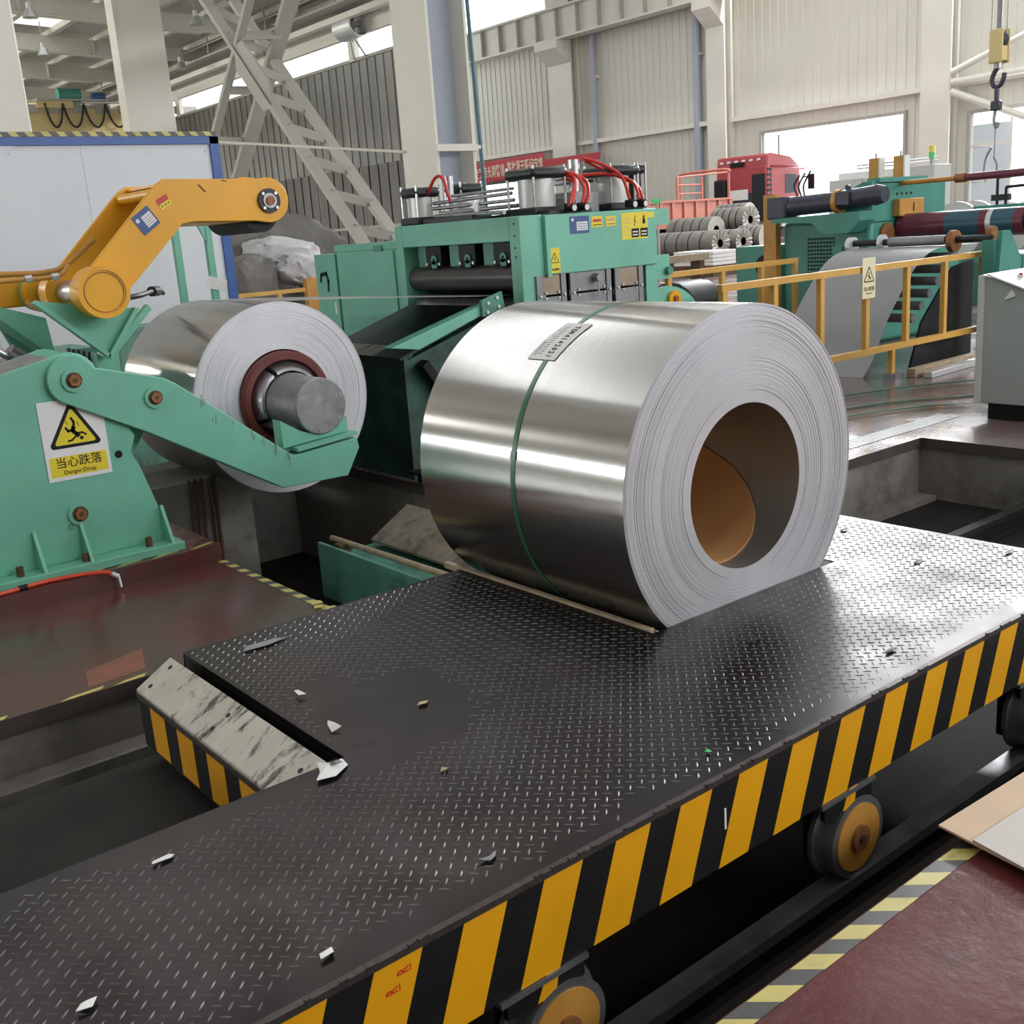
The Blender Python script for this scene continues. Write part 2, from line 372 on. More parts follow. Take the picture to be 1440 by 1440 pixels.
# ---- main roof
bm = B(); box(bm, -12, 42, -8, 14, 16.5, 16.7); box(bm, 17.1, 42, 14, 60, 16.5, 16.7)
struct('ceiling', bm, G.setdefault('roofing_main', mat('darkened_roof_sheet', (.14, .14, .135), .6, var=.1, vscale=.6)))  # unseen roof, tone darkened so the cart deck mirrors less light
bm = B(); box(bm, -12, 17.2, 13.9, 14.0, 9.9, 16.6); box(bm, 17.1, 17.2, 14, 60, 8.45, 16.6)
struct('wall_bay', bm, 'clad')
# left bay roof: sheet, rafters, purlins
def roofz(x): return 8.30 + (17 - x) * .052
ceil_left = struct('ceiling', pz([(-12, roofz(-12)), (17, roofz(17)), (17, roofz(17) + .1), (-12, roofz(-12) + .1)], 'Y', 14, 60), 'roofing')
for y in (20.5, 26, 31.9, 36.7, 41.4, 46.4, 51.6, 56.6):
    r = P('rafter', pz([(-12, roofz(-12) - .64), (14.6, roofz(14.6) - .62), (17, roofz(17) - .45), (17, roofz(17) - .17), (-12, roofz(-12) - .17)], 'Y', y - .06, y + .06), 'frame', ceil_left)
    P('flange', pz([(-12, roofz(-12) - .67), (14.6, roofz(14.6) - .65), (14.6, roofz(14.6) - .62), (-12, roofz(-12) - .64)], 'Y', y - .16, y + .16), 'frame', r)
    for x in (2.5, 6, 9.5, 13):
        P('stiffener', bx(x, x + .05, y - .2, y + .2, roofz(x) - .62, roofz(x) - .17), 'frame', r)
for k in range(16):
    x = 16.3 - k * 1.5
    P('purlin', bx(x - .09, x + .09, 14, 60, roofz(x) - .17, roofz(x) - .005), 'frame', ceil_left)
for y in (23, 29, 33.2, 34.9, 38.2, 39.8, 43, 44.6, 49, 53):
    P('skylight_panel', pz([(-10, roofz(-10) - .012), (12, roofz(12) - .012), (12, roofz(12) - .002), (-10, roofz(-10) - .002)], 'Y', y, y + 1.3), G.setdefault('skylit', mat('daylit_skylight_sheet', (.85, .87, .83), .5, emit=1.0)), ceil_left)

# ---- steelwork: columns, girders, braces
def hcol(name, x0, x1, y0, y1, z1, label):
    t = thing(name, label, 'column', ((x0 + x1) / 2, (y0 + y1) / 2, 0))
    P('flange', bx(x0, x0 + .05, y0, y1, 0, z1), 'frame', t); P('flange', bx(x1 - .05, x1, y0, y1, 0, z1), 'frame', t)
    ym = (y0 + y1) / 2 - .12
    P('web', bx(x0 + .05, x1 - .05, ym, ym + .04, 0, z1), 'bluegrey', t)
    P('base_plate', bx(x0 - .1, x1 + .1, y0 - .1, y1 + .1, 0, .05), 'frame_dk', t)
    return t
t = hcol('steel_column', 10.78, 11.58, 15.2, 16.2, 16, 'steel column with blue-grey web standing behind the green levelling machine')
P('splice_plate', bx(10.76, 11.6, 15.14, 15.2, 2.95, 3.06), 'frame', t)
def boxcol(x0, x1, y0, y1, z1, label):
    t = thing('steel_column', label, 'column', ((x0 + x1) / 2, (y0 + y1) / 2, 0), 'cream columns behind the white panel')
    P('shaft', bx(x0, x1, y0, y1, 0, z1), 'frame', t, bevel=.02)
    P('base_plate', bx(x0 - .15, x1 + .15, y0 - .15, y1 + .15, 0, .06), 'frame_dk', t)
    P('flange_edge', bx(x0 - .03, x0 + .03, y0 - .03, y1 + .03, 0, z1), 'frame', t)
    return t
boxcol(10.42, 11.6, 27.5, 27.9, 7.95, 'wide cream column rising behind the right half of the white panel')
boxcol(2.9, 4.15, 14.1, 15.0, 8.3, 'cream column cut by the left photo edge above the white panel')
def laced(name, label, f0, f1, r0, r1, n, wf, thick, group):
    t = thing(name, label, 'brace', (f0[0], f0[1], f0[2]), group)
    P('chord', br(f0, f1, .10, wf, (1, 0, 0)), 'frame_dk', t); P('chord', br(r0, r1, .10, wf * thick, (1, 0, 0)), 'frame_dk', t)
    for i in range(n):
        k = (i + .5) / n; a = Vector(f0).lerp(Vector(f1), k); b = Vector(r0).lerp(Vector(r1), k)
        P('batten', br(a, b, .06, .17), 'frame_dk', t)
    return t
br1 = laced('column_brace', 'laced double brace sloping down to the right, like a ladder, before the dark wall', (10.85, 25.6, 9.0), (10.85, 16.4, 0.15), (11.75, 25.6, 8.6), (11.75, 16.4, 0.0), 13, .24, 1., 'crossed laced braces')
P('gusset', Face((10.80, 21.5, 4.93), (0, -1, 0), (0, 0, 1)).poly(B(), [(-.55, .75), (-.2, .8), (.75, -.1), (.8, -.6), (.4, -.65), (-.6, .3)], -.02, .03), 'frame_dk', br1)
laced('column_brace', 'laced double brace leaning up to the right behind the ladder-like brace', (10.85, 27.2, 0.8), (10.85, 18.5, 9.05), (11.75, 27.5, .6), (11.75, 18.2, 9.3), 9, .17, 2., 'crossed laced braces')
o = P('tie_rod', cy((10.74, 16.1, 3.03), (10.74, 27.49, 4.45), .025, 8), 'frame'); tag(o, 'thin cream tie rod stretched behind the yellow press arm', 'rod')
# girder of the overhead crane along the right wall
t = thing('crane_girder', 'cream crane runway girder with stiffeners high on the far wall', 'girder', (40.7, 30, 11.1))
P('web', bx(40.85, 40.95, 2, 59, 11.2, 12.6), 'frame', t)
P('flange', bx(40.5, 41.3, 2, 59, 11.1, 11.2), 'frame', t); P('flange', bx(40.5, 41.3, 2, 59, 12.6, 12.7), 'frame', t)
for k in range(34): P('stiffener', bx(40.6, 40.85, 4 + k * 1.6, 4.07 + k * 1.6, 11.2, 12.6), 'frame_dk', t)
for (y0, y1, nm) in ((34.95, 36.05, 'cream wall column left of the open truck door'), (45.4, 47.2, 'cream wall column beside the red banner'), (23.8, 25.05, 'cream wall column right of the open truck door')):
    t = thing('wall_column', nm, 'column', (41.4, (y0 + y1) / 2, 0), 'columns along the far wall')
    P('flange', bx(41.33, 41.42, y0, y1, 0, 16.5), 'frame', t); P('web', bx(41.42, 41.8, (y0 + y1) / 2 - .05, (y0 + y1) / 2 + .05, 0, 16.5), 'frame', t)
    P('flange', bx(41.8, 41.96, y0, y1, 0, 16.5), 'frame', t)
    P('corbel', pz([(41.3, 10.0), (41.3, 11.09), (40.4, 11.09), (40.4, 10.7)], 'Y', y0, y1), 'frame', t)
for (y, z0, z1, r, m, nm) in ((44.1, 0, 12, .17, 'bluegrey', 'blue-grey downpipe just right of the banner column'), (36.95, 0, 12, .2, 'bluegrey', 'blue-grey downpipe behind the flatbed headboard')):
    t = thing('downpipe', nm, 'pipe', (41.7, y, z0), 'downpipes on the far wall')
    P('pipe', cy((41.7, y, z0), (41.7, y, z1), r, 14), m, t)
    for zz in (1.5, 5.9, 9): P('clamp', bx(41.65, 41.95, y - r - .05, y + r + .05, zz, zz + .12), 'frame', t)
for i, (y0, y1) in enumerate(((36.1, 45.4), (47.2, 59), (25.1, 34.9), (8, 23.7))):
    o = struct('trim_%d' % (i + 1), bx(41.6, 41.9, y0, y1, 5.78, 5.98), 'frame')
# door and window frames
def frame(name, d, x=41.95, wd=.12):
    o = struct(name, bx(x - .1, x + .05, d[0] - wd, d[0], 0, d[2]), 'frame_dk')
    P('jamb', bx(x - .1, x + .05, d[1], d[1] + wd, 0, d[2]), 'frame_dk', o); P('head', bx(x - .1, x + .05, d[0] - wd, d[1] + wd, d[2], d[2] + wd), 'frame_dk', o)
    return o
frame('door_1', D1); frame('door_3', D3)
w2 = frame('door_2', D2)
for k, (z0, z1) in enumerate(((3.6, 4.3), (2.3, 3.5), (.9, 2.2))):
    P('pane', bx(41.9, 41.94, 21.6, 23.1, z0, z1), 'pane', w2)
P('mullion', bx(41.86, 41.98, 21.5, 21.6, 0, 4.5), 'frame', w2); P('mullion', bx(41.86, 41.98, 21.6, 23.2, 2.2, 2.3), 'frame', w2); P('mullion', bx(41.86, 41.98, 21.6, 23.2, 3.5, 3.6), 'frame', w2)
P('pole', cy((42.6, 32.9, 0), (42.6, 32.9, 5.0), .05, 8), 'frame_dk', w2)
for (a, b_, nm) in (((41.3, 23.7, 6.3), (41.3, 13, 9.7), 'cream bracing tube rising right above the crane hook'), ((41.3, 23.7, 5.6), (41.3, 13.5, 1.2), 'cream bracing tube falling right across the bright doorway'), ((41.3, 23.7, 5.95), (41.3, 13, 6.05), 'level cream tube behind the crane hook')):
    o = P('bracing_tube', cy(a, b_, .13, 10), 'frame'); tag(o, nm, 'brace', 'bracing tubes by the doorway')
wl = struct('window_1', bx(-12.1, -11.9, 8, 28, 2.1, 2.2), 'frame_dk'); P('head', bx(-12.1, -11.9, 8, 28, 3.2, 3.3), 'frame_dk', wl)
for k in range(6): P('mullion', bx(-12.06, -11.94, 8 + k * 4 - .04, 8 + k * 4 + .04, 2.2, 3.2), 'frame_dk', wl)
# trench rails
for y, nm in ((1.685, 'dark steel rail under the near wheels of the striped transfer cart'), (3.25, 'dark steel rail under the far side of the transfer cart')):
    t = thing('rail', nm, 'rail', (0, y, -.44), 'trench rails')
    P('foot', bx(-11, 6.85, y - .06, y + .06, -.44, -.42), 'pit_dark', t); P('web', bx(-11, 6.85, y - .012, y + .012, -.42, -.35), 'pit_dark', t)
    P('head', bx(-11, 6.85, y - .035, y + .035, -.35, -.315), 'steel_dark' if y < 2 else 'pit_dark', t)
o = P('trench_ledge', bx(-11, 6.9, 1.285, 1.55, -.44, -.30), 'pit_dark', floor_near)
o = P('trench_ledge', bx(-11, 2.2, 4.0, 4.13, -.44, -.24), 'concrete', floor_left)
o = P('wall_kerb', bx(5.4, 6.9, 3.98, 4.13, -.44, -.40), 'concrete', floor_right)

# ================================================================== TRANSFER CART
ZT = .243
XC0, XC1, YC0, YC1 = -.7, 4.14, 1.657, 3.61
N2 = (.14, 1.27, 2.47); N1 = (2.50, 3.545, 2.475)       # notch x0, x1, y0 (open to the far edge)
cart = thing('transfer_cart', 'low black tread-plate transfer cart with yellow and black striped skirt', 'cart', (1.7, 2.6, -.32))
deck = P('deck', pz([(XC0, YC0), (XC1, YC0), (XC1, YC1), (N1[1], YC1), (N1[1], N1[2]), (N1[0], N1[2]), (N1[0], YC1), (N2[1], YC1), (N2[1], N2[2]), (N2[0], N2[2]), (N2[0], YC1), (XC0, YC1)], 'Z', ZT - .016, ZT), 'plate', cart)
from mathutils import noise as mnoise
def on_deck(x, y):
    if not (XC0 + .02 < x < XC1 - .02 and YC0 + .03 < y < YC1 - .02): return False
    for n in (N1, N2):
        if n[0] - .02 < x < n[1] + .02 and y > n[2] - .02: return False
    return True
def wear(x, y):
    w_ = .5 * mnoise.noise(Vector((x * 1.7, y * 1.7, 3.1))) + .25 * mnoise.noise(Vector((x * 6, y * 6, 1)))
    w_ += .95 * math.exp(-((x - 1.55) ** 2 / .10 + (y - 2.75) ** 2 / .30))
    w_ += .8 * math.exp(-((y - 2.42) ** 2 / .008)) * (1 if x < 1.4 else .3)
    w_ += .7 * math.exp(-((y - 1.70) ** 2 / .004))
    w_ += .5 * math.exp(-((x - 2.35) ** 2 / .02 + (y - 3.0) ** 2 / .5))
    return w_
verts = []; faces = []
pit = .0288; s2 = 1 / math.sqrt(2)
rng = random.Random(3)
for i in range(-190, 190):
    for j in range(-190, 190):
        u = i * pit; v = j * pit
        x = 1.7 + (u + v) * s2; y = 2.6 + (v - u) * s2
        if not on_deck(x, y): continue
        wv = wear(x, y)
        if wv > .62 + rng.uniform(-.12, .12): continue
        h = .0022 * max(.35, 1 - max(0, wv) * .9); L_ = .0150; W_ = .0025
        d = (s2, -s2) if (i + j) % 2 else (s2, s2); n = (-d[1], d[0])
        k = len(verts)
        def q(a, b, z): verts.append((x + d[0] * a + n[0] * b, y + d[1] * a + n[1] * b, ZT + z))
        q(-L_, 0, 0); q(-L_ * .4, -W_, 0); q(L_ * .4, -W_, 0); q(L_, 0, 0); q(L_ * .4, W_, 0); q(-L_ * .4, W_, 0)
        q(-L_ * .45, 0, h); q(L_ * .45, 0, h)
        faces += [(k, k + 1, k + 6), (k + 1, k + 2, k + 7, k + 6), (k + 2, k + 3, k + 7), (k + 3, k + 4, k + 7), (k + 4, k + 5, k + 6, k + 7), (k + 5, k, k + 6)]
me = bpy.data.meshes.new('tread_lozenges'); me.from_pydata(verts, [], faces); me.materials.append(G['lozenge'])
loz = bpy.data.objects.new('tread_lozenges', me); COL.objects.link(loz); loz.parent = cart; loz.matrix_parent_inverse = world_of(cart).inverted(); loz['kind'] = 'stuff'
ZB = -.013
skirt = P('side_skirt', bx(XC0, XC1, YC0, YC0 + .012, ZB, ZT - .016), 'black', cart)
x = 2.638 - .2214 * 14
while x < XC1 - .05:
    a0 = max(x, XC0); a1 = x + .116
    if a1 < XC1 and x > XC0 + .1:
        sl = .37
        f = [(a0 - sl * (ZT - ZB), ZB), (a1 - sl * (ZT - ZB), ZB), (a1 - sl * .012, ZT - .012), (a0 - sl * .012, ZT - .012)]
        P('yellow_stripe', pz(f, 'Y', YC0 - .0012, YC0 + .001), 'yellow', skirt)
    x += .2214
P('side_skirt', bx(XC0, N2[0], YC1 - .012, YC1, ZB, ZT - .016), 'black', cart)
P('side_skirt', bx(N2[1], N1[0], YC1 - .012, YC1, ZB, ZT - .016), 'black', cart)
P('side_skirt', bx(N1[1], XC1, YC1 - .012, YC1, ZB, ZT - .016), 'black', cart)
P('end_skirt', bx(XC1 - .012, XC1, YC0, YC1, ZB, ZT - .016), 'black', cart); P('end_skirt', bx(XC0, XC0 + .012, YC0, YC1, ZB, ZT - .016), 'black', cart)
for n in (N1, N2):
    P('slot_wall', bx(n[0] - .014, n[0], n[2], YC1, -.1, ZT - .016), 'black', cart); P('slot_wall', bx(n[1], n[1] + .014, n[2], YC1, -.1, ZT - .016), 'black', cart)
    P('slot_wall', bx(n[0], n[1], n[2] - .014, n[2], -.1, ZT - .016), 'black', cart)
    P('slot_floor', bx(n[0], n[1], n[2], YC1, -.13, -.10), 'pit_dark', cart)
# deck edge angle with weld blobs
edge = P('deck_edge', bx(XC0, XC1, YC0 - .006, YC0 + .012, ZT - .014, ZT + .002), 'plate_edge', cart)
bm = B()
for k in range(46):
    x = rng.uniform(.2, 4.0); ln = rng.uniform(.008, .03)
    bar(bm, (x, YC0 - .003, ZT + .001), (x + ln, YC0 - .003 + rng.uniform(-.003, .003), ZT + .002), .009, .009)
o = P('weld_blobs', bm, 'plate_edge', edge); o['kind'] = 'stuff'
# saddle wedges, thirty degree faces
def wedge(xt, sgn, wd, label, stripes):
    dz = wd * math.tan(math.radians(30)); xl = xt + sgn * wd
    y0, y1 = 2.485, 3.605
    body = P('saddle_wedge', pz([(xt, -.1), (xt, ZT - .014), (xl, ZT - dz - .014), (xl, ZB - .012)] if not stripes else [(xt, ZB - .03), (xt, ZT - .014), (xl, ZT - dz - .014), (xl, ZB - .03)], 'Y', y0, y1 - .01), 'black', cart)
    pl = P('wear_plate', pz([(xt, ZT - .014), (xt, ZT), (xl, ZT - dz), (xl, ZT - dz - .014)], 'Y', y0, y1), 'dirty_white', body, bevel=.003)
    if label: pl['label'] = label
    fc = Face((xt, y0, ZT), (0, 1, 0), (sgn * wd, 0, -dz) if sgn < 0 else (sgn * wd, 0, -dz))
    for v in ((.06, .06), (.55, .05), (.56, .11), (1.06, .03), (1.06, .12)):
        c = Vector((xt + sgn * v[1] * .866, y0 + v[0], ZT - v[1] * .5)); nn = Vector((sgn * .5, 0, .866))
        P('bolt_hole', cy(c - nn * .004, c + nn * .0015, .009, 12), 'black', pl)
    if stripes:
        for k in range(4):
            y = 2.72 + k * .235
            P('yellow_stripe', bx(xl + (sgn * .0015 if sgn < 0 else -.001), xl + (.001 if sgn < 0 else .0015), y - .065, y + .065, ZB - .02, ZT - dz - .035), 'yellow', body)
        P('bevel_edge', bx(xl - .004, xl + .01, y0, y1, ZT - dz - .03, ZT - dz - .012), 'plate_edge', body)
wedge(1.222, -1, .135, 'scuffed white wear plate on striped saddle wedge', True)
wedge(.19, 1, .135, None, False)
wedge(N1[0] + .03, 1, .25, None, False)
wedge(N1[1] - .01, -1, .25, None, False)
P('edge_strip', bx(N1[0] + .002, N1[0] + .028, N1[2] + .02, YC1 + .12, ZT - .02, ZT + .008), 'nylon', cart, bevel=.004)
P('under_frame', bx(XC0 + .05, XC1 - .05, YC0 + .12, YC0 + .2, -.12, ZT - .02), 'pit_dark', cart); P('under_frame', bx(XC0 + .05, XC1 - .05, YC1 - 1.26, YC1 - 1.18, -.2, ZT - .02), 'pit_dark', cart)
for yw, yn in ((1.685, 1), (3.25, -1)):
    for xw in (.15, 1.335, 2.495, 3.62) if yw < 2 else (-.3, 1.9, 3.9):
        zc = -.188
        bm = B(); cyl(bm, (xw, yw - .03, zc), (xw, yw + .03, zc), .127, 32); cyl(bm, (xw, yw + .03, zc), (xw, yw + .045, zc), .145, 32)
        wh = P('wheel', bm, 'steel_dark' if yw < 2 else 'pit_dark', cart)
        if yw < 2:
            P('hub_disc', cy((xw, yw - .034, zc), (xw, yw - .03, zc), .105, 28), 'orange_wood', wh)
            P('axle_cap', cy((xw, yw - .045, zc), (xw, yw - .034, zc), .04, 18), 'rust', wh)
            P('axle_bolt', cy((xw, yw - .052, zc), (xw, yw - .045, zc), .014, 6), 'rust_dark', wh)
            P('wheel_bracket', bx(xw - .13, xw + .10, yw + .05, yw + .07, -.25, ZB), 'black', cart)
            P('wheel_bracket', bx(xw - .16, xw + .07, YC0 + .001, YC0 + .016, -.075, ZB), 'black', cart)
            P('wheel_guard', bx(xw - .18, xw + .08, YC0 - .006, YC0 + .02, -.03, -.016), 'steel_dark', cart)
            P('bracket_paint', pz([(xw - .075, -.075), (xw - .045, ZB), (xw - .005, ZB), (xw - .02, -.075)], 'Y', YC0 - .0005, YC0 + .002), 'yellow', cart)
P('drive_box', bx(3.78, 4.05, 1.66, 1.75, -.14, .02), 'black_metal', cart)
for (a, z) in ((.938, .188), (.908, .155)):
    text('stencil_letter', 'R', .040, (a, YC0 - .0013, z), (0, 0, 1), (-1, 0, 0), 'label_red', skirt, bold=.0008, sx=.6)
    P('stencil_bar', bx(a + .004, a + .0065, YC0 - .0016, YC0 - .0011, z, z + .016), 'label_red', skirt)
P('stencil_mark', bx(1.905, 1.912, YC0 - .0014, YC0, .09, .15), 'paper', skirt)
# litter on the deck
def litter(name, label, x, y, pts, m='paper', z=ZT + .003, crumple=.012, cat='paper scrap', group='scraps on the cart deck'):
    bm = B(); n = len(pts); top = []
    vs = [bm.verts.new((x + a, y + b, z + rng.uniform(0, crumple))) for a, b in pts]
    c = bm.verts.new((x + sum(p[0] for p in pts) / n, y + sum(p[1] for p in pts) / n, z + crumple * 1.1))
    for i in range(n): bm.faces.new((vs[i], vs[(i + 1) % n], c))
    r = bmesh.ops.extrude_face_region(bm, geom=bm.faces[:])
    bmesh.ops.translate(bm, verts=[e for e in r['geom'] if isinstance(e, bmesh.types.BMVert)], vec=(0, 0, .0012))
    return tag(P(name, bm, m), label, cat, group)
o = litter('torn_label', 'torn white barcode label lying by the scuffed white saddle plate', 1.19, 2.425, [(-.05, -.035), (.0, -.05), (.06, -.01), (.065, .03), (.02, .015), (.0, .05), (-.015, .01)], crumple=.02)
for k in range(7): P('barcode_line', bx(1.20 + k * .0045, 1.202 + k * .0045, 2.405, 2.435, ZT + .0245, ZT + .0255), 'black', o)
litter('paper_scrap', 'small pale-green paper scrap, the upper of two near the worn deck patch', 1.378, 2.928, [(-.01, -.012), (.012, -.02), (.006, .022), (-.004, .03)], crumple=.015)
litter('paper_scrap', 'small white scrap right of the torn label, lower of two on the worn patch', 1.333, 2.648, [(-.012, -.02), (.016, -.03), (.012, .0), (.004, .028), (-.008, .01)], crumple=.018)
litter('paper_scrap', 'flat grey-white scrap on the deck left of the torn label', 0.695, 2.328, [(-.028, -.008), (-.02, .006), (.02, .012), (.03, .0), (.018, -.010)], crumple=.006)
litter('paper_scrap', 'bent white scrap near the front yellow stripes with red marks', .806, 1.745, [(-.018, -.012), (.012, -.010), (.02, .014), (.006, .004), (-.014, .002)], crumple=.01)
litter('paper_scrap', 'crumpled grey scrap at the very bottom left of the deck', .39, 1.935, [(-.02, -.01), (.01, -.014), (.026, .008), (-.004, .014)], crumple=.012)
litter('dry_leaf', 'small dry yellow leaf lying mid-deck', 1.615, 2.592, [(-.022, -.006), (.004, -.014), (.024, .002), (.0, .013)], 'cardboard_pale', crumple=.008, cat='leaf')
litter('dry_leaf', 'tiny pale leaf on the worn deck patch right of the torn label', 1.418, 2.201, [(-.014, -.004), (.004, -.009), (.015, .002), (.0, .009)], 'nylon', crumple=.006, cat='leaf')
litter('foil_scrap', 'dark crumpled foil scrap near the striped deck edge', 1.246, 1.785, [(-.022, .006), (-.012, -.008), (.0, -.014), (.018, -.005), (.030, .008), (.006, .001), (-.006, .004)], 'steel_dark', crumple=.005, cat='foil scrap')
litter('paper_scrap', 'tiny teal scrap on the right of the deck below the big coil', 1.969, 1.765, [(-.008, -.006), (.008, -.008), (.010, .006), (-.004, .009)], 'beacon_g', crumple=.008)
litter('peeled_film', 'peeled pale film stuck at the deck back edge beside the red floor', 1.51, 3.45, [(-.09, -.02), (.0, -.03), (.09, -.01), (.05, .02), (-.06, .02)], 'steel_plate', crumple=.004, cat='film scrap')
for k, (x, y) in enumerate(((2.67, 2.177), (3.93, 2.70), (3.728, 2.222), (2.875, 1.80), (4.05, 2.02))):
    nm = ['below the front face of the big coil', 'at the deck back corner just right of the big coil', 'mid-way between the big coil and the right photo edge', 'nearest the striped skirt', 'at the right photo edge of the deck']
    litter('black_debris', 'crumb of black debris on the deck ' + nm[k], x, y, [(-.035, -.005), (.0, -.010), (.035, -.003), (.02, .008), (-.015, .006)], 'black', crumple=.006, cat='debris', group='black debris on the deck')

# ================================================================== STEEL COILS
def steel_coil(name, label, cx, cz, R, r_in, y0, y1, dzin=0., seed=1):
    t = thing(name, label, 'steel coil', (cx, (y0 + y1) / 2, cz - R))
    rg = random.Random(seed)
    P('outer_wrap', latheY(B(), [(R, y0 + .002), (R, y1 - .002)], cx, cz, 160, True), 'coil', t)
    def rings(y, sgn, n):
        bm = B(); prev = None; seg = 128; off = 0.
        prof = []
        for i in range(n + 1):
            r = R + (r_in - R) * i / n
            k = (r - r_in) / (R - r_in)
            o_ = abs(rg.gauss(0, .0011)) * (1 if k > .12 else .3) + (.004 if i < 3 else 0) * rg.random()
            prof.append((r, o_, cz + dzin * (1 - k)))
        rows = []
        for i, (r, o_, zc) in enumerate(prof):
            for oo in ((o_,) if i == 0 else (prof[i - 1][1], o_)):
                rows.append([bm.verts.new((cx + r * math.cos(2 * PI * s / seg), y + sgn * oo, zc + r * math.sin(2 * PI * s / seg))) for s in range(seg)])
        for a, b in zip(rows, rows[1:]):
            for s in range(seg): bm.faces.new((a[s], a[(s + 1) % seg], b[(s + 1) % seg], b[s]))
        return bm
    P('end_face', rings(y0, 1, 90), 'coil_edge', t); P('end_face', rings(y1, -1, 12), 'coil_edge', t)
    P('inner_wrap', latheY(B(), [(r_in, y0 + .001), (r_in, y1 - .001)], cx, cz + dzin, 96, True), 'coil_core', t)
    return t
CXX, CZZ, CR = 3.015, .69, .628
coil = steel_coil('steel_coil', 'large bare steel coil with one green strap resting on the transfer cart', CXX, CZZ, CR, .305, 2.478, 3.665, -.028, 2)
def onarc(bm, cx, cz, r0, r1, a0, a1, ya, yb, n=24):
    """thin curved sheet on a cylinder; ya/yb may be (start, end) pairs"""
    ya = ya if isinstance(ya, tuple) else (ya, ya); yb = yb if isinstance(yb, tuple) else (yb, yb)
    rows = []
    for i in range(n + 1):
        k = i / n; a = math.radians(a0 + (a1 - a0) * k); c, s = math.cos(a), math.sin(a)
        u = ya[0] + (ya[1] - ya[0]) * k; v = yb[0] + (yb[1] - yb[0]) * k
        rows.append([bm.verts.new((cx + r * c, y, cz + r * s)) for r, y in ((r0, u), (r1, u), (r1, v), (r0, v))])
    for a, b in zip(rows, rows[1:]):
        for s in range(4): bm.faces.new((a[s], a[(s + 1) % 4], b[(s + 1) % 4], b[s])).smooth = False
    bm.faces.new(rows[0]); bm.faces.new(rows[-1][::-1])
    return bm
P('strap', onarc(B(), CXX, CZZ, CR, CR + .0022, 0, 360, 3.044, 3.068, 120), 'strap', coil)
P('strap_seal', onarc(B(), CXX, CZZ, CR + .001, CR + .005, 166.5, 169.5, 3.041, 3.071, 4), 'strap', coil)
lab = P('paper_tag', onarc(B(), CXX, CZZ, CR + .0024, CR + .0034, 114.5, 133.3, (2.975, 3.008), (3.118, 3.165), 14), 'paper', coil); lab['label'] = 'white printed paper tag'
# lettering bent on the tag: each glyph laid on its tangent plane
TAG = 'TD94142021'
for i, ch in enumerate(TAG):
    a = math.radians(116.5 + i * 1.62); rr = CR + .0042; k = (math.degrees(a) - 114.5) / 18.8
    yy = 3.040 + k * .033
    pos = (CXX + rr * math.cos(a), yy, CZZ + rr * math.sin(a))
    text('tag_character', ch, .040, pos, (-math.sin(a), 0, math.cos(a)), (0, -1, 0), 'black', lab, bold=.0005, sx=.62)
for i in range(14):
    a = math.radians(117 + i * 1.05); k = (math.degrees(a) - 114.5) / 18.8
    P('print_line', onarc(B(), CXX, CZZ, CR + .0035, CR + .0040, math.degrees(a), math.degrees(a) + .28, 3.068 + k * .034, 3.092 + k * .034 + .02 * ((i * 7) % 3) / 3, 2), 'steel_plate', lab)
P('print_block', onarc(B(), CXX, CZZ, CR + .0035, CR + .0041, 125, 131.5, (3.125, 3.132), (3.136, 3.145), 4), 'steel_dark', lab)
# cardboard liner in the bore
LK = [(-200, 2.60), (-140, 2.575), (-100, 2.572), (-55, 2.603), (-36, 2.643), (-17, 2.72), (-3, 2.813), (3, 2.887), (9, 2.956), (20, 3.09), (42, 3.40), (60, 3.62)]
def lk(a):
    for (a0, y0), (a1, y1) in zip(LK, LK[1:]):
        if a <= a1: return y0 + (y1 - y0) * (a - a0) / (a1 - a0)
    return 3.62
bm = B(); rows = []
for k in range(66):
    a = -200 + k * 4; c, s_ = math.cos(math.radians(a)), math.sin(math.radians(a))
    rows.append([bm.verts.new((CXX + r * c, y, CZZ - .028 + r * s_)) for r, y in ((.3045, lk(a)), (.2985, lk(a)), (.2985, 3.655), (.3045, 3.655))])
for a, b in zip(rows, rows[1:]):
    for q_ in range(4): bm.faces.new((a[q_], a[(q_ + 1) % 4], b[(q_ + 1) % 4], b[q_])).smooth = True
bm.faces.new(rows[0]); bm.faces.new(rows[-1][::-1])
lin = P('bore_liner', bm, 'cardboard', coil); lin['label'] = 'brown cardboard liner inside the bore'
P('liner_tape', onarc(B(), CXX, CZZ - .028, .2940, .2978, -96, -92, 2.68, 2.74, 3), 'paper', coil)

coil2 = steel_coil('steel_coil', 'steel coil mounted on the uncoiler mandrel behind the green arm', 3.0, .72, .585, .30, 6.05, 7.2, 0, 5)
# ------------------------------------------------------------------ mandrel
mn = thing('uncoiler_mandrel', 'steel uncoiler mandrel with red ring poking out of the mounted coil', 'mandrel', (3.0, 6.0, .5))
P('red_ring', latheY(B(), [(.3, 6.06), (.3, 6.015), (.285, 6.0), (.248, 6.0), (.24, 6.02), (.24, 6.3)], 3.0, .712, 64, True), 'core_red', mn)
for k in range(4):
    a0 = k * 90 + 32; bm = B(); rows = []
    for i in range(13):
        a = math.radians(a0 + 82 * i / 12)
        rows.append([bm.verts.new((3.0 + r * math.cos(a), y, .712 + r * math.sin(a))) for r, y in ((.235, 6.02), (.20, 5.955), (.182, 5.955), (.182, 6.3), (.235, 6.3))])
    for p_, q_ in zip(rows, rows[1:]):
        for s in range(5): bm.faces.new((p_[s], p_[(s + 1) % 5], q_[(s + 1) % 5], q_[s])).smooth = False
    bm.faces.new(rows[0]); bm.faces.new(rows[-1][::-1])
    P('expanding_segment', bm, 'steel', mn)
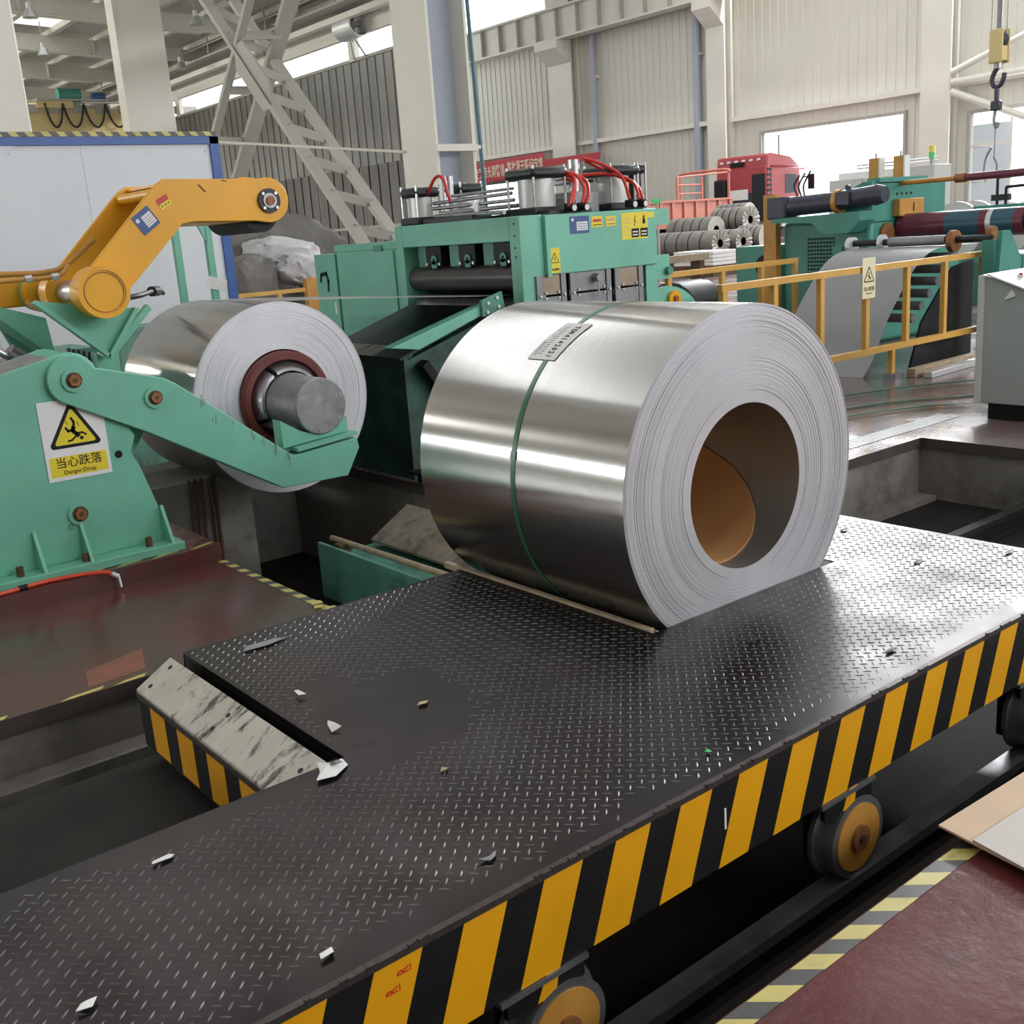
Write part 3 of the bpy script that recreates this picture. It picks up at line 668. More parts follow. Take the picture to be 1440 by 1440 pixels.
P('spindle', latheY(B(), [(0, 5.60), (.158, 5.60), (.165, 5.607), (.165, 5.90), (.175, 5.92), (.175, 7.6)], 3.0, .707, 64, True), 'steel_dark', mn)
for k in range(6):
    a = math.radians(k * 60 + 20); P('end_bolt', cy((3.0 + .142 * math.cos(a), 5.596, .707 + .142 * math.sin(a)), (3.0 + .142 * math.cos(a), 5.602, .707 + .142 * math.sin(a)), .008, 8), 'steel', mn)
# uncoiler housing behind the coil
hs = thing('uncoiler_housing', 'green uncoiler gearbox housing behind the mounted coil', 'machine', (3.0, 8.2, 0))
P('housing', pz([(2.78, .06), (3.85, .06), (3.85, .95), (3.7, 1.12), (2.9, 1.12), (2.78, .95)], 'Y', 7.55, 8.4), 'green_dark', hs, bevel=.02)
P('bearing_flange', latheY(B(), [(.18, 7.40), (.40, 7.40), (.40, 7.56)], 3.0, .71, 48), 'green', hs)
P('mounting_base', bx(2.7, 3.95, 7.5, 8.5, 0.0, .06), 'green_dark', hs)
# steel strip from coil to leveller
sb = B(); pts = [(2.99, 1.3062), (3.3, 1.291), (3.7, 1.263), (4.1, 1.232), (4.5, 1.2), (4.95, 1.168)]
for (a, b) in zip(pts, pts[1:]):
    quadbox(sb, [(a[0], 6.05, a[1]), (b[0], 6.05, b[1]), (b[0], 7.16, b[1]), (a[0], 7.16, a[1]), (a[0], 6.05, a[1] + .002), (b[0], 6.05, b[1] + .002), (b[0], 7.16, b[1] + .002), (a[0], 7.16, a[1] + .002)])
tag(P('steel_strip', sb, 'strip'), 'thin steel strip running from mounted coil top into the green leveller', 'steel strip')

# ================================================================== WARNING SIGNS
def tri(cx, cy_, s): return [(cx - s * .5, cy_), (cx + s * .5, cy_), (cx, cy_ + s * .866)]
def rtri(cx, cy_, s, r):
    """rounded triangle, base on cy_"""
    out = []; C_ = [(cx - s * .5, cy_, 210), (cx + s * .5, cy_, 330), (cx, cy_ + s * .866, 90)]
    g = Vector((cx, cy_ + s * .2887))
    for (a, b, ang) in C_:
        c = Vector((a, b)) + (g - Vector((a, b))).normalized() * 2 * r
        for k in range(-2, 3): out.append((c.x + r * math.cos(math.radians(ang + k * 30)), c.y + r * math.sin(math.radians(ang + k * 30))))
    return out
def stroke(f, bm, pts, wd, h0, h1):
    for a, b in zip(pts, pts[1:]):
        a = Vector(a); b = Vector(b); d = (b - a).normalized(); n = Vector((-d.y, d.x)) * wd / 2; e = d * wd * .3
        f.poly(bm, [tuple(a - n - e), tuple(b - n + e), tuple(b + n + e), tuple(a + n - e)], h0, h1)
def disc(f, bm, c, r, h0, h1, n=14): f.poly(bm, [(c[0] + r * math.cos(2 * PI * i / n), c[1] + r * math.sin(2 * PI * i / n)) for i in range(n)], h0, h1)
def fall_sign(origin, r, u, w_, h_, label, lines, bg='white', fig='fall', name='warning_sign', tri_s=None, ybar=True):
    t = thing(name, label, 'sign', origin); f = Face(origin, r, u)
    P('plate', f.rect(B(), 0, w_, 0, h_, 0, .003), bg, t)
    s = tri_s or w_ * .86; cx = w_ / 2; base = h_ * .40
    P('triangle_border', f.poly(B(), rtri(cx, base, s, s * .06), .003, .0036), 'black', t)
    P('triangle_field', f.poly(B(), rtri(cx, base + s * .06, s * .78, s * .035), .0036, .0042), 'label_yellow' if bg == 'white' else bg, t)
    bm = B(); k = s
    if fig == 'fall':
        def q(a, b): return (cx + a * k, base + b * k)
        disc(f, bm, q(.12, .15), .035 * k, .0042, .0048)
        stroke(f, bm, [q(.07, .20), q(-.02, .30), q(.0, .36)], .075 * k, .0042, .0048)
        stroke(f, bm, [q(.02, .24), q(.14, .25), q(.21, .20)], .034 * k, .0042, .0048)
        stroke(f, bm, [q(.03, .20), q(-.06, .13), q(-.13, .12)], .034 * k, .0042, .0048)
        stroke(f, bm, [q(-.02, .33), q(-.10, .30), q(-.14, .37)], .045 * k, .0042, .0048)
        stroke(f, bm, [q(.0, .36), q(.02, .46), q(-.02, .54)], .045 * k, .0042, .0048)
        stroke(f, bm, [q(-.10, .43), q(-.13, .50)], .012 * k, .0042, .0048); stroke(f, bm, [q(.10, .38), q(.08, .45)], .012 * k, .0042, .0048)
    else:
        def q(a, b): return (cx + a * k, base + b * k)
        stroke(f, bm, [q(.04, .50), q(-.05, .33), q(.06, .33), q(-.02, .16)], .05 * k, .0042, .0048)
    P('pictogram', bm, 'black', t)
    if ybar: P('caption_bar', f.rect(B(), w_ * .05, w_ * .95, h_ * .05, h_ * .30, .003, .0036), 'label_yellow', t)
    for (st, size, v, m) in lines:
        f.text('caption', st, size, w_ / 2, v, .0042, m, t, align='CENTER', bold=size * .003)
    return t
# ================================================================== UNCOILER OUTBOARD SUPPORT
pl = tag(P('plinth', bx(-1.5, 2.2, 5.41, 6.35, 0, .095), 'red_floor'), 'low red painted plinth under the green outboard support', 'plinth')
for (a, l) in ((1.47, .12), (1.64, .15), (1.83, .16), (2.04, .13)):
    P('tape_remnant', pz([(a, 5.435), (a + l, 5.47), (a + l + .02, 5.495), (a + .05, 5.465)], 'Z', .095, .0965), 'tape_y', pl)
sup = thing('outboard_support', 'green A-shaped outboard bearing support with rusty bolts beside the mounted coil', 'machine', (1.4, 5.8, .095))
prof = [(.55, .14), (2.0, .14), (1.985, .25), (1.90, .56), (1.865, .64), (1.90, .72), (1.80, .95)] + arc(1.628, 1.052, .135, -20, 115, 8) + [(1.30, 1.115), (.55, .80)]
P('front_plate', pz(prof, 'Y', 5.60, 5.635), 'green', sup, bevel=.004)
P('rear_plate', pz(prof, 'Y', 6.0, 6.035), 'green', sup)
P('top_cover', pz([(.55, .80), (1.30, 1.115), (1.55, 1.172), (1.55, 1.155), (1.30, 1.095), (.55, .78)], 'Y', 5.635, 6.0), 'steel_dark', sup)
P('inner_web', bx(1.2, 1.24, 5.635, 6.0, .14, .95), 'green_dark', sup); P('inner_web', bx(1.78, 1.82, 5.635, 6.0, .14, .62), 'green_dark', sup)
P('base_plate', bx(.4, 2.03, 5.47, 6.2, .095, .14), 'green', sup, bevel=.004)
for x in (1.32, 1.55, 1.975):
    P('gusset', pz([(5.485, .14), (5.60, .14), (5.60, .33), (5.585, .33)], 'X', x - .008, x + .008), 'green', sup)
def bolt(parent, c, r, y):
    b = P('bolt_boss', cy((c[0], y, c[1]), (c[0], y - .012, c[1]), r * 1.75, 24), 'green', parent)
    P('washer', cy((c[0], y - .012, c[1]), (c[0], y - .017, c[1]), r * 1.15, 20), 'rust_dark', b)
    P('bolt_head', cy((c[0], y - .017, c[1]), (c[0], y - .032, c[1]), r * .9, 6), 'rust', b)
    P('bolt_socket', cy((c[0], y - .032, c[1]), (c[0], y - .0335, c[1]), r * .4, 10), 'rust_dark', b)
bolt(sup, (1.628, 1.052), .034, 5.565); bolt(sup, (1.557, .375), .034, 5.60)
P('pin_hole', cy((1.80, 5.598, .64), (1.80, 5.605, .64), .02, 16), 'black', sup)
for x in (1.21, 1.86): P('anchor_bolt', cy((x, 5.53, .14), (x, 5.53, .19), .018, 6), 'rust_dark', sup)
P('anchor_bolt', cy((1.53, 5.53, .14), (1.53, 5.53, .18), .018, 6), 'rust_dark', sup)
# swinging arm (part of the support assembly)
armp = arc(1.628, 1.052, .125, 235, 62, 12) + [(1.742, 1.098), (2.085, 1.0), (2.14, .965), (2.774, .457), (3.196, .492), (3.205, .43), (3.11, .275), (2.685, .285), (1.959, .732)]
arm = P('support_arm', pz(armp, 'Y', 5.565, 5.72), 'green', sup, bevel=.005)
bolt(sup, (2.021, .907), .032, 5.565)
P('seat_plate', pz([(2.80, .475), (3.20, .508), (3.20, .530), (2.80, .497)], 'Y', 5.56, 5.75), 'green', arm)
P('seat_block', pz([(2.74, .50), (3.17, .53), (3.17, .62), (3.09, .60), (2.98, .54), (2.86, .58), (2.74, .66)], 'Y', 5.62, 5.72), 'green', arm)
P('link_strut', pz([(1.80, .66), (1.98, .82), (2.03, .76), (1.88, .52)], 'Y', 5.75, 5.79), 'green', sup)
bm = B()
for k in range(16):
    x = rng.uniform(2.25, 2.75); z = .965 - (x - 2.14) * .80 - rng.uniform(.03, .10); ln = rng.uniform(.02, .09)
    P('scratch', br((x, 5.5645, z), (x + .006, 5.5645, z + ln * .8), .002, .004, (0, 1, 0)), 'steel_dark', arm)
bm.free()
fall_sign((1.438, 5.5985, .558), (.998, 0, -.006), (-.012, 0, 1), .316, .402, 'white hazard sign with falling figure on the green outboard support', [('当心跌落', .058, .068, 'black'), ('Danger:Drop', .03, .030, 'black')])
# orange air hose on the plinth
h = thing('air_hose', 'orange air hose lying along the red plinth edge at left', 'hose', (1.3, 5.4, .1))
P('hose', tb([(.55, 5.55, .108), (.9, 5.44, .106), (1.1, 5.43, .106), (1.28, 5.455, .106), (1.45, 5.43, .106), (1.565, 5.40, .098), (1.60, 5.385, .085)], .011, 8), 'hose_orange', h)
P('coupling', cy((1.60, 5.385, .085), (1.628, 5.37, .065), .014, 10), 'galv', h); P('nozzle', cy((1.628, 5.37, .065), (1.625, 5.345, .015), .006, 8), 'galv', h)
P('clip', cy((1.17, 5.44, .106), (1.21, 5.447, .106), .0145, 10), 'black', h)
# pit under the coil: foundation block, streaked rods
fb = P('foundation', bx(2.22, 2.95, 6.62, 7.45, -.86, .2), 'concrete', floor_left)
for k, x in enumerate((2.52, 2.56, 2.60, 2.66, 2.69)):
    tag(P('rusty_rod', cy((x, 6.60, -.84), (x + .01, 6.60, .22), .011, 8), 'rust_dark'), ['leftmost', 'second', 'middle', 'fourth', 'rightmost'][k] + ' rusty rod on the pit wall below the mounted coil', 'rod', 'rusty rods in the pit')
# lift car waiting in the cross pit
car = thing('pit_lift_car', 'green lift car with scuffed saddle plate sunk in the pit between the coils', 'cart', (3.05, 5.0, -.8))
P('side_plate', bx(2.86, 2.885, 4.16, 5.58, -.42, -.085), 'green_dark', car, bevel=.003); P('side_plate', bx(3.62, 3.645, 4.16, 5.58, -.42, -.085), 'green_dark', car)
P('deck_plate', bx(2.885, 3.62, 4.16, 5.58, -.22, -.18), 'green_dark', car)
P('edge_tube', cy((2.95, 4.2, -.06), (2.95, 5.56, -.075), .018, 10), 'nylon', car)
P('tube_bracket', bx(2.885, 2.96, 5.35, 5.42, -.12, -.07), 'rust_dark', car)
P('saddle_plate', pz([(3.18, -.14), (3.46, .02), (3.46, .035), (3.18, -.125)], 'Y', 4.35, 5.5), G.setdefault('grimy_plate', mat('grimy_saddle_plate', (.20, .165, .125), .65, var=.25, vscale=9, dirt=(.05, .04, .032), dscale=6, dthr=(.5, .65), bump=.15)), car); P('saddle_web', bx(3.40, 3.45, 4.3, 5.5, -.2, .0), 'pit_dark', car)
P('latch_plate', bx(3.02, 3.16, 4.32, 4.40, -.13, -.11), 'nylon', car); P('latch_plate', bx(3.02, 3.05, 4.40, 4.50, -.13, -.11), 'nylon', car)
P('lift_column', bx(3.1, 3.5, 4.6, 5.2, -.85, -.22), 'pit_dark', car)
# dark steel beams on the pit edge
for k, (x, z) in enumerate(((3.95, .07), (4.25, .05))):
    t = thing('pit_beam', ['dark steel beam edging the pit left of the big coil', 'second dark steel beam beside the pit edge beam'][k], 'beam', (x, 6, 0), 'beams by the pit')
    P('flange', bx(x - .08, x + .08, 4.2, 6.1, z, z + .015), 'pit_dark', t); P('web', bx(x - .01, x + .01, 4.2, 6.1, .0, z), 'pit_dark', t)
tag(P('concrete_lump', pz([(3.90, 5.72), (4.02, 5.70), (4.03, 6.0), (3.91, 6.02)], 'Z', .085, .13), 'concrete', bevel=.02), 'broken concrete lump on the dark beam under the mounted coil', 'rubble')

# ================================================================== YELLOW PRESS ARM
pa = thing('press_arm', 'yellow cranked hold-down arm reaching over the mounted coil', 'press arm', (2.08, 6.7, 1.3))
cen = (2.083, 1.442)
ap = arc(cen[0], cen[1], .13, 330, 130, 12)[::-1]
armprof = [(2.02, 1.55), (2.46, 1.985), (2.50, 2.02), (2.545, 2.046), (3.00, 2.035), (3.04, 2.045)] + arc(3.195, 1.905, .135, 110, -100, 12) + [(3.10, 1.785), (2.70, 1.80), (2.62, 1.79), (2.575, 1.745), (2.205, 1.40), (2.15, 1.33), (2.03, 1.33)]
for y in (6.33, 6.95):
    P('arm_plate', pz(armprof, 'Y', y, y + .035), 'yellow', pa, bevel=.004)
P('cross_tube', cy((2.50, 6.365, 1.97), (2.50, 6.95, 1.97), .03, 16), 'yellow', pa)
P('cross_plate', pz([(2.55, 2.03), (3.0, 2.02), (3.0, 2.005), (2.55, 2.015)], 'Y', 6.365, 6.95), 'yellow', pa)
P('lower_web', pz([(2.60, 1.81), (3.08, 1.80), (3.08, 1.785), (2.60, 1.795)], 'Y', 6.365, 6.95), 'yellow', pa)
P('press_roller', cy((3.15, 6.38, 1.83), (3.15, 6.94, 1.83), .115, 28), 'rubber', pa)
hub = P('tip_flange', cy((3.192, 6.33, 1.90), (3.192, 6.312, 1.90), .073, 24), 'black_metal', pa)
P('tip_bearing', cy((3.192, 6.312, 1.90), (3.192, 6.305, 1.90), .045, 20), 'steel_dark', hub); P('tip_pin', cy((3.192, 6.305, 1.90), (3.192, 6.295, 1.90), .028, 16), 'rust', hub)
for k in range(4):
    a = math.radians(45 + 90 * k); P('flange_bolt', cy((3.192 + .06 * math.cos(a), 6.312, 1.90 + .06 * math.sin(a)), (3.192 + .06 * math.cos(a), 6.303, 1.90 + .06 * math.sin(a)), .010, 6), 'galv', hub)
for (y0, y1, r, m, nm) in ((6.27, 6.42, .145, 'yellow', 'pivot_drum'), (6.42, 6.93, .072, 'steel', 'pivot_shaft'), (6.93, 7.08, .13, 'yellow', 'pivot_drum'), (7.08, 7.36, .07, 'steel', 'pivot_shaft'), (7.36, 7.48, .125, 'yellow', 'pivot_drum'), (7.48, 7.58, .12, 'green', 'pivot_collar')):
    o = P(nm, cy((cen[0], y0, cen[1]), (cen[0], y1, cen[1]), r, 40), m, pa)
P('drum_groove', latheY(B(), [(.108, 6.269), (.108, 6.266), (.112, 6.266), (.112, 6.269)], cen[0], cen[1], 40), 'rust', pa)
P('drum_groove', latheY(B(), [(.122, 6.27), (.122, 6.262), (.145, 6.262), (.145, 6.27)], cen[0], cen[1], 40), 'yellow', pa)
P('rear_lever', pz([(1.5, 1.36), (2.06, 1.36), (2.10, 1.53), (1.86, 1.57), (1.5, 1.54)], 'Y', 7.56, 7.64), 'yellow', pa, bevel=.01)
pipe = P('hydraulic_line', tb([(1.45, 6.9, 1.60), (1.75, 6.88, 1.575), (1.95, 6.84, 1.57), (2.06, 6.82, 1.60), (2.25, 6.80, 1.74)], .017, 8), 'orange_wood', pa)
P('hydraulic_line', tb([(1.45, 6.72, 1.545), (1.75, 6.74, 1.54), (1.98, 6.74, 1.545), (2.07, 6.78, 1.60)], .014, 8), 'orange_wood', pa)
for x in (1.80, 1.95): P('line_union', cy((x, 6.74, 1.54), (x + .04, 6.74, 1.542), .022, 6), 'galv', pa)
f = Face((2.386, 6.3285, 1.735), (.83, 0, .56), (-.56, 0, .83))
lb = P('blue_label', f.rect(B(), 0, .125, 0, .12, 0, .001), 'label_blue', pa)
P('label_panel', f.rect(B(), .05, .115, .02, .09, .001, .0014), 'paper', lb); disc(f, (bm := B()), (.022, .085), .012, .001, .0014); P('label_dot', bm, 'paper', lb)
for k in range(4): P('label_line', f.rect(B(), .056, .108, .03 + k * .014, .033 + k * .014, .0014, .0017), 'label_red' if k == 2 else 'label_blue', lb)
f = Face((2.508, 6.3285, 1.873), (.83, 0, .45), (-.45, 0, .83))
lb = P('red_label', f.rect(B(), 0, .075, .03, .062, 0, .001), 'label_red', pa); lb2 = P('yellow_label', f.rect(B(), 0, .075, 0, .03, 0, .001), 'label_yellow', pa)
for k in range(3): P('label_mark', f.rect(B(), .010 + k * .022, .022 + k * .022, .010, .020, .001, .0014), 'rust', lb2)
bm = B(); bar(bm, (2.75, 6.328, 2.01), (2.79, 6.328, 1.965), .004, .006, (0, 1, 0)); bar(bm, (2.9, 6.328, 2.03), (2.93, 6.328, 2.022), .003, .005, (0, 1, 0)); P('paint_chip', bm, 'black', pa)
# green bracket carrying the arm
gb = thing('arm_bracket', 'green welded V bracket under the yellow arm pivot', 'bracket', (2.1, 6.6, .9))
vp = [(1.66, 1.365), (1.72, 1.39), (2.30, 1.315), (2.33, 1.29), (2.25, 1.28), (2.10, 1.06), (2.04, 1.05)]
P('side_plate', pz([(1.76, 1.42), (2.31, 1.33), (2.11, 1.07)], 'Y', 6.47, 6.50), 'green', gb)
P('front_lip', pz([(1.765, 1.425), (2.115, 1.085), (2.11, 1.06), (1.74, 1.41)], 'Y', 6.42, 6.50), 'green', gb)
P('front_lip', pz([(2.10, 1.075), (2.30, 1.335), (2.325, 1.33), (2.115, 1.055)], 'Y', 6.42, 6.50), 'green', gb)
P('post_plate', pz([(2.07, 1.09), (2.12, 1.06), (2.42, 1.34), (2.44, 1.31), (2.20, 1.08), (2.18, .30), (2.07, .30)], 'Y', 6.54, 6.60), 'green', gb)
P('side_plate', pz([(1.62, 1.42), (1.95, 1.30), (1.98, .95), (1.72, 1.16)], 'Y', 7.0, 7.03), 'green', gb)
P('front_lip', pz([(1.55, 1.44), (1.98, 1.02), (1.98, .97), (1.53, 1.40)], 'Y', 6.92, 7.04), 'green_dark', gb)
P('post', bx(2.05, 2.19, 6.9, 7.4, .1, 1.1), 'green_dark', gb)
# black hydraulic cylinder and hoses behind the support
hc = thing('hydraulic_cylinder', 'black hydraulic cylinder with chrome rod behind the green support at left edge', 'cylinder', (1.7, 6.6, .9))
P('barrel', cy((1.62, 6.6, 1.11), (1.95, 6.6, .86), .06, 20), 'black_metal', hc); P('rod', cy((1.40, 6.6, 1.28), (1.62, 6.6, 1.11), .022, 12), 'steel', hc); P('gland', cy((1.59, 6.6, 1.135), (1.66, 6.6, 1.08), .072, 20), 'black_metal', hc)
P('port', cy((1.72, 6.55, .99), (1.70, 6.5, .95), .02, 10), 'rust', hc)
for k in range(5):
    tag(P('hydraulic_hose', tb([(1.98 + k * .03, 6.75, 1.12 - k * .01), (1.96 + k * .03, 6.72, 1.02), (1.90 + k * .035, 6.7, .88), (1.9 + k * .03, 6.8, .6)], .013, 8), 'cable'), ['leftmost', 'second', 'middle', 'fourth', 'rightmost'][k] + ' black hose of the bundle below the green V bracket', 'hose', 'black hose bundle')
o = thing('cable_clamp', 'black clamped cable end right of the yellow pivot drum', 'cable', (2.4, 6.7, 1.35))
P('cable', tb([(2.22, 6.5, 1.385), (2.40, 6.6, 1.395), (2.55, 6.8, 1.405), (2.68, 7.0, 1.40), (2.74, 7.1, 1.38)], .016, 8), 'cable', o); P('clamp', bx(2.24, 2.30, 6.48, 6.52, 1.38, 1.44), 'galv', o); P('cable_shoe', cy((2.56, 6.82, 1.405), (2.66, 6.98, 1.40), .032, 12), 'cable', o)
# small yellow guard rail at the left edge
yr = thing('guard_rail', 'small yellow guard rail behind the hydraulic cylinder at left edge', 'railing', (2.3, 8.6, 0), 'yellow guard rails')
for x in (1.95, 2.28): P('post', bx(x, x + .045, 8.6, 8.645, .0, 1.42 if x < 2.1 else 1.20), 'yellow_rail', yr)
P('top_rail', br((1.2, 8.62, 1.44), (1.99, 8.62, 1.42), .045, .045), 'yellow_rail', yr); P('mid_rail', br((1.2, 8.62, .7), (2.3, 8.62, .7), .045, .045), 'yellow_rail', yr)
P('sloping_rail', br((1.97, 8.62, 1.42), (2.30, 8.62, .98), .03, .03), 'yellow_rail', yr)

# ================================================================== WHITE PANEL, GREEN FRAME
wp = thing('partition_panel', 'white partition panel in blue frame topped with black and yellow tape', 'panel', (3.3, 11, 0))
P('sheet', bx(1.2, 4.96, 11.0, 11.04, .1, 2.70), 'panel_white', wp)
P('frame_post', bx(4.955, 5.05, 10.97, 11.06, 0, 2.76), 'blue', wp); P('frame_post', bx(1.1, 1.2, 10.97, 11.06, 0, 2.76), 'blue', wp)
P('frame_rail', bx(1.1, 5.05, 10.97, 11.06, 2.69, 2.765), 'blue', wp); P('frame_rail', bx(1.1, 5.05, 10.97, 11.06, .02, .1), 'blue', wp)
tp = P('hazard_tape', bx(1.1, 5.03, 10.965, 11.06, 2.765, 2.808), 'tape_k', wp)
for k in range(27):
    x = 1.15 + k * .145; P('tape_stripe', pz([(x, 2.7655), (x + .07, 2.7655), (x + .035, 2.809), (x - .035, 2.809)], 'Y', 10.962, 11.062), 'tape_y', tp)
for x in (2.62, 3.65): P('sheet_joint', bx(x, x + .006, 10.997, 11.0, .1, 2.69), 'light_grey', wp)
for x in (2.2, 3.0, 3.65, 4.3, 4.9): P('screw', cy((x, 11.0, 2.62), (x, 10.994, 2.62), .012, 8), 'steel_dark', wp)
P('dent', pz([(2.55, 2.69), (3.05, 2.69), (2.86, 2.56), (2.78, 2.53)], 'Y', 10.985, 11.0), 'panel_white', wp)
gf = thing('green_stand', 'slim green stand of two posts before the white panel', 'stand', (4.1, 9.8, 0))
for x, z in ((3.955, 1.9), (4.265, 1.9)): P('post', bx(x, x + .06, 9.8, 9.86, 0, z), 'green', gf)
P('cross_bar', bx(3.955, 4.325, 9.8, 9.86, 1.86, 1.92), 'green', gf); P('knee', pz([(4.2, 1.86), (4.27, 1.86), (4.27, 1.70)], 'Y', 9.8, 9.83), 'green', gf)
f = Face((4.20, 9.79, 1.30), (.93, 0, -.28), (.28, 0, .93))
nt_ = P('notice', f.rect(B(), 0, .19, 0, .11, 0, .002), 'paper', gf)
for k in range(4): P('notice_line', f.rect(B(), .02, .17 - .03 * (k % 2), .02 + k * .022, .025 + k * .022, .002, .0025), 'light_grey', nt_)
# fence and sacks by the dark wall
def railing(name, label, x0, x1, y, top, posts, bot=None, m='yellow_rail', s=.05, group='yellow guard rails', feet=None):
    t = thing(name, label, 'railing', ((x0 + x1) / 2, y, 0), group)
    P('top_rail', bx(x0, x1, y - s / 2, y + s / 2, top - s, top), m, t)
    if bot is not None: P('bottom_rail', bx(x0, x1, y - s / 2, y + s / 2, bot - s, bot), m, t)
    for p in posts:
        lo = 0 if (bot is None or p in (feet or ())) else bot
        P('post', bx(p - s / 2, p + s / 2, y - s / 2 + .003, y + s / 2 - .003, lo, top - s), m, t)
    return t
t = railing('guard_rail', 'low yellow guard rail in front of the sacks', 5.4, 7.0, 13.0, 1.08, (5.5, 6.02, 6.55, 6.95), .55, feet=(5.5, 6.95))
P('end_plate', bx(6.93, 7.15, 12.95, 13.05, 0, 1.2), 'orange_wood', t)
def sack(label, c, sx, sy, sz, m, seed, group='sacks piled by the dark wall', rot=0., tail=True):
    bm = B(); bmesh.ops.create_icosphere(bm, subdivisions=4, radius=1)
    rg = random.Random(seed); off = Vector((rg.uniform(0, 9), rg.uniform(0, 9), rg.uniform(0, 9)))
    for v in bm.verts:
        p = v.co.copy(); q_ = Vector((math.copysign(abs(p.x) ** .55, p.x), math.copysign(abs(p.y) ** .55, p.y), math.copysign(abs(p.z) ** .7, p.z)))
        d = 1 + .16 * mnoise.noise(p * 1.7 + off) + .10 * mnoise.noise(p * 4.5 + off) + .05 * abs(mnoise.noise(Vector((p.x * 9, p.y * 3, p.z * 9)) + off))
        q_ *= d; cr, sr = math.cos(rot), math.sin(rot)
        x_, z_ = q_.x * sx, q_.z * sz
        if p.z < -.5: z_ = max(z_, -sz * .75)
        v.co = Vector((c[0] + x_ * cr - z_ * sr, c[1] + q_.y * sy, c[2] + x_ * sr + z_ * cr))
    for f_ in bm.faces: f_.smooth = True
    return tag(P('sack', bm, m), label, 'sack', group)
sack('bulging white sack on top of the pile behind the yellow guard rail', (7.32, 14.3, 1.50), .48, .42, .23, 'sack', 1, rot=-.15)
sack('white sack drooping over the front of the pile, left of the green cabinet', (7.55, 13.95, 1.22), .52, .42, .23, 'sack', 2, rot=-.25)
sack('right-hand white sack touching the green cabinet in view', (8.05, 14.3, 1.18), .48, .42, .26, 'sack', 3, rot=-.1)
sack('slumped grey-white sack beside the blue panel post', (6.62, 14.0, 1.10), .33, .4, .42, 'sack_grey', 4)
sack('brown-grey sack at the bottom of the pile under the white sacks', (7.75, 14.1, .50), .55, .4, .52, 'sack_grey', 5)
sack('dark sack at the bottom left of the pile behind the yellow rail', (6.95, 14.3, .365), .5, .4, .50, 'sack_grey', 6)
sack('large charcoal sack leaning on the dark wall behind the white sacks', (8.2, 16.0, .84), 1.1, .6, 1.15, 'sack_grey', 7)
sack('dark sack at the upper left of the pile below the yellow arm tip', (6.95, 15.2, 1.55), .45, .4, .32, 'sack_grey', 8, rot=.3)
# fan on the dark wall
t = thing('wall_fan', 'round galvanised fan on a stand atop the dark wall', 'fan', (16.9, 27.1, 6.5))
P('shroud', latheY(B(), [(.30, 26.6), (.34, 26.6), (.34, 27.5), (.30, 27.5), (.30, 26.6)], 16.7, 7.25, 28, True), 'galv', t); P('hub', cy((16.7, 26.9, 7.25), (16.7, 27.2, 7.25), .1, 14), 'steel_dark', t)
for k in range(5):
    a = k * 2 * PI / 5; P('blade', br((16.7, 27.0, 7.25), (16.7 + .28 * math.cos(a), 27.06, 7.25 + .28 * math.sin(a)), .02, .14, (0, 1, 0)), 'steel_dark', t)
for dy in (-.3, .3): P('stand_leg', br((16.9, 27.05 + dy, 6.45), (16.7, 27.05 + dy * .3, 6.95), .05, .05), 'frame_dk', t)
# walkway along the left bay eaves
t = thing('crane_walkway', 'crane walkway with thin handrails under the left bay roof', 'walkway', (16.4, 40, 7.2))
P('beam', bx(16.3, 16.5, 24, 60, 7.35, 7.5), 'frame', t); P('deck', bx(15.9, 16.9, 24, 60, 7.62, 7.68), 'frame_dk', t)
for z in (8.0, 8.35): P('handrail', cy((15.95, 24, z), (15.95, 60, z), .025, 6), 'frame_dk', t)
for k in range(18): P('stanchion', cy((15.95, 24.5 + k * 2, 7.66), (15.95, 24.5 + k * 2, 8.35), .025, 6), 'frame_dk', t)
# overhead crane in the left bay with festoon cables
t = thing('overhead_crane', 'pale yellow overhead crane girder with looped black cables under the roof', 'crane', (11, 40, 5.9))
P('girder', bx(-8, 16.2, 40, 40.7, 5.75, 6.70), 'crane_yellow', t); P('rail', bx(-8, 16.2, 39.9, 40.0, 6.88, 6.94), 'frame', t)
P('trolley', bx(12.0, 13.2, 39.8, 40.8, 6.70, 6.95), 'crane_yellow', t)
for k in range(8): P('walk_panel', bx(11.6 + k * .8, 12.1 + k * .8, 39.92, 40.0, 6.55, 6.82), 'frame_dk', t)
mo = P('hoist_drum', cy((12.75, 39.9, 7.12), (13.5, 39.9, 7.12), .22, 16), 'teal', t); P('hoist_motor', cy((13.9, 39.9, 7.08), (14.35, 39.9, 7.08), .15, 14), 'label_blue', t)
P('hoist_frame', bx(12.0, 14.4, 39.7, 40.2, 6.93, 6.99), 'frame_dk', t)
xs = [12.25, 12.85, 13.55, 14.3, 15.1, 16.0]
for a, b in zip(xs, xs[1:]):
    P('festoon_cable', tb([(a, 39.8, 6.85), (a + (b - a) * .2, 39.8, 6.3), ((a + b) / 2, 39.8, 6.08), (a + (b - a) * .8, 39.8, 6.3), (b, 39.8, 6.85)], .035, 6), 'cable', t)
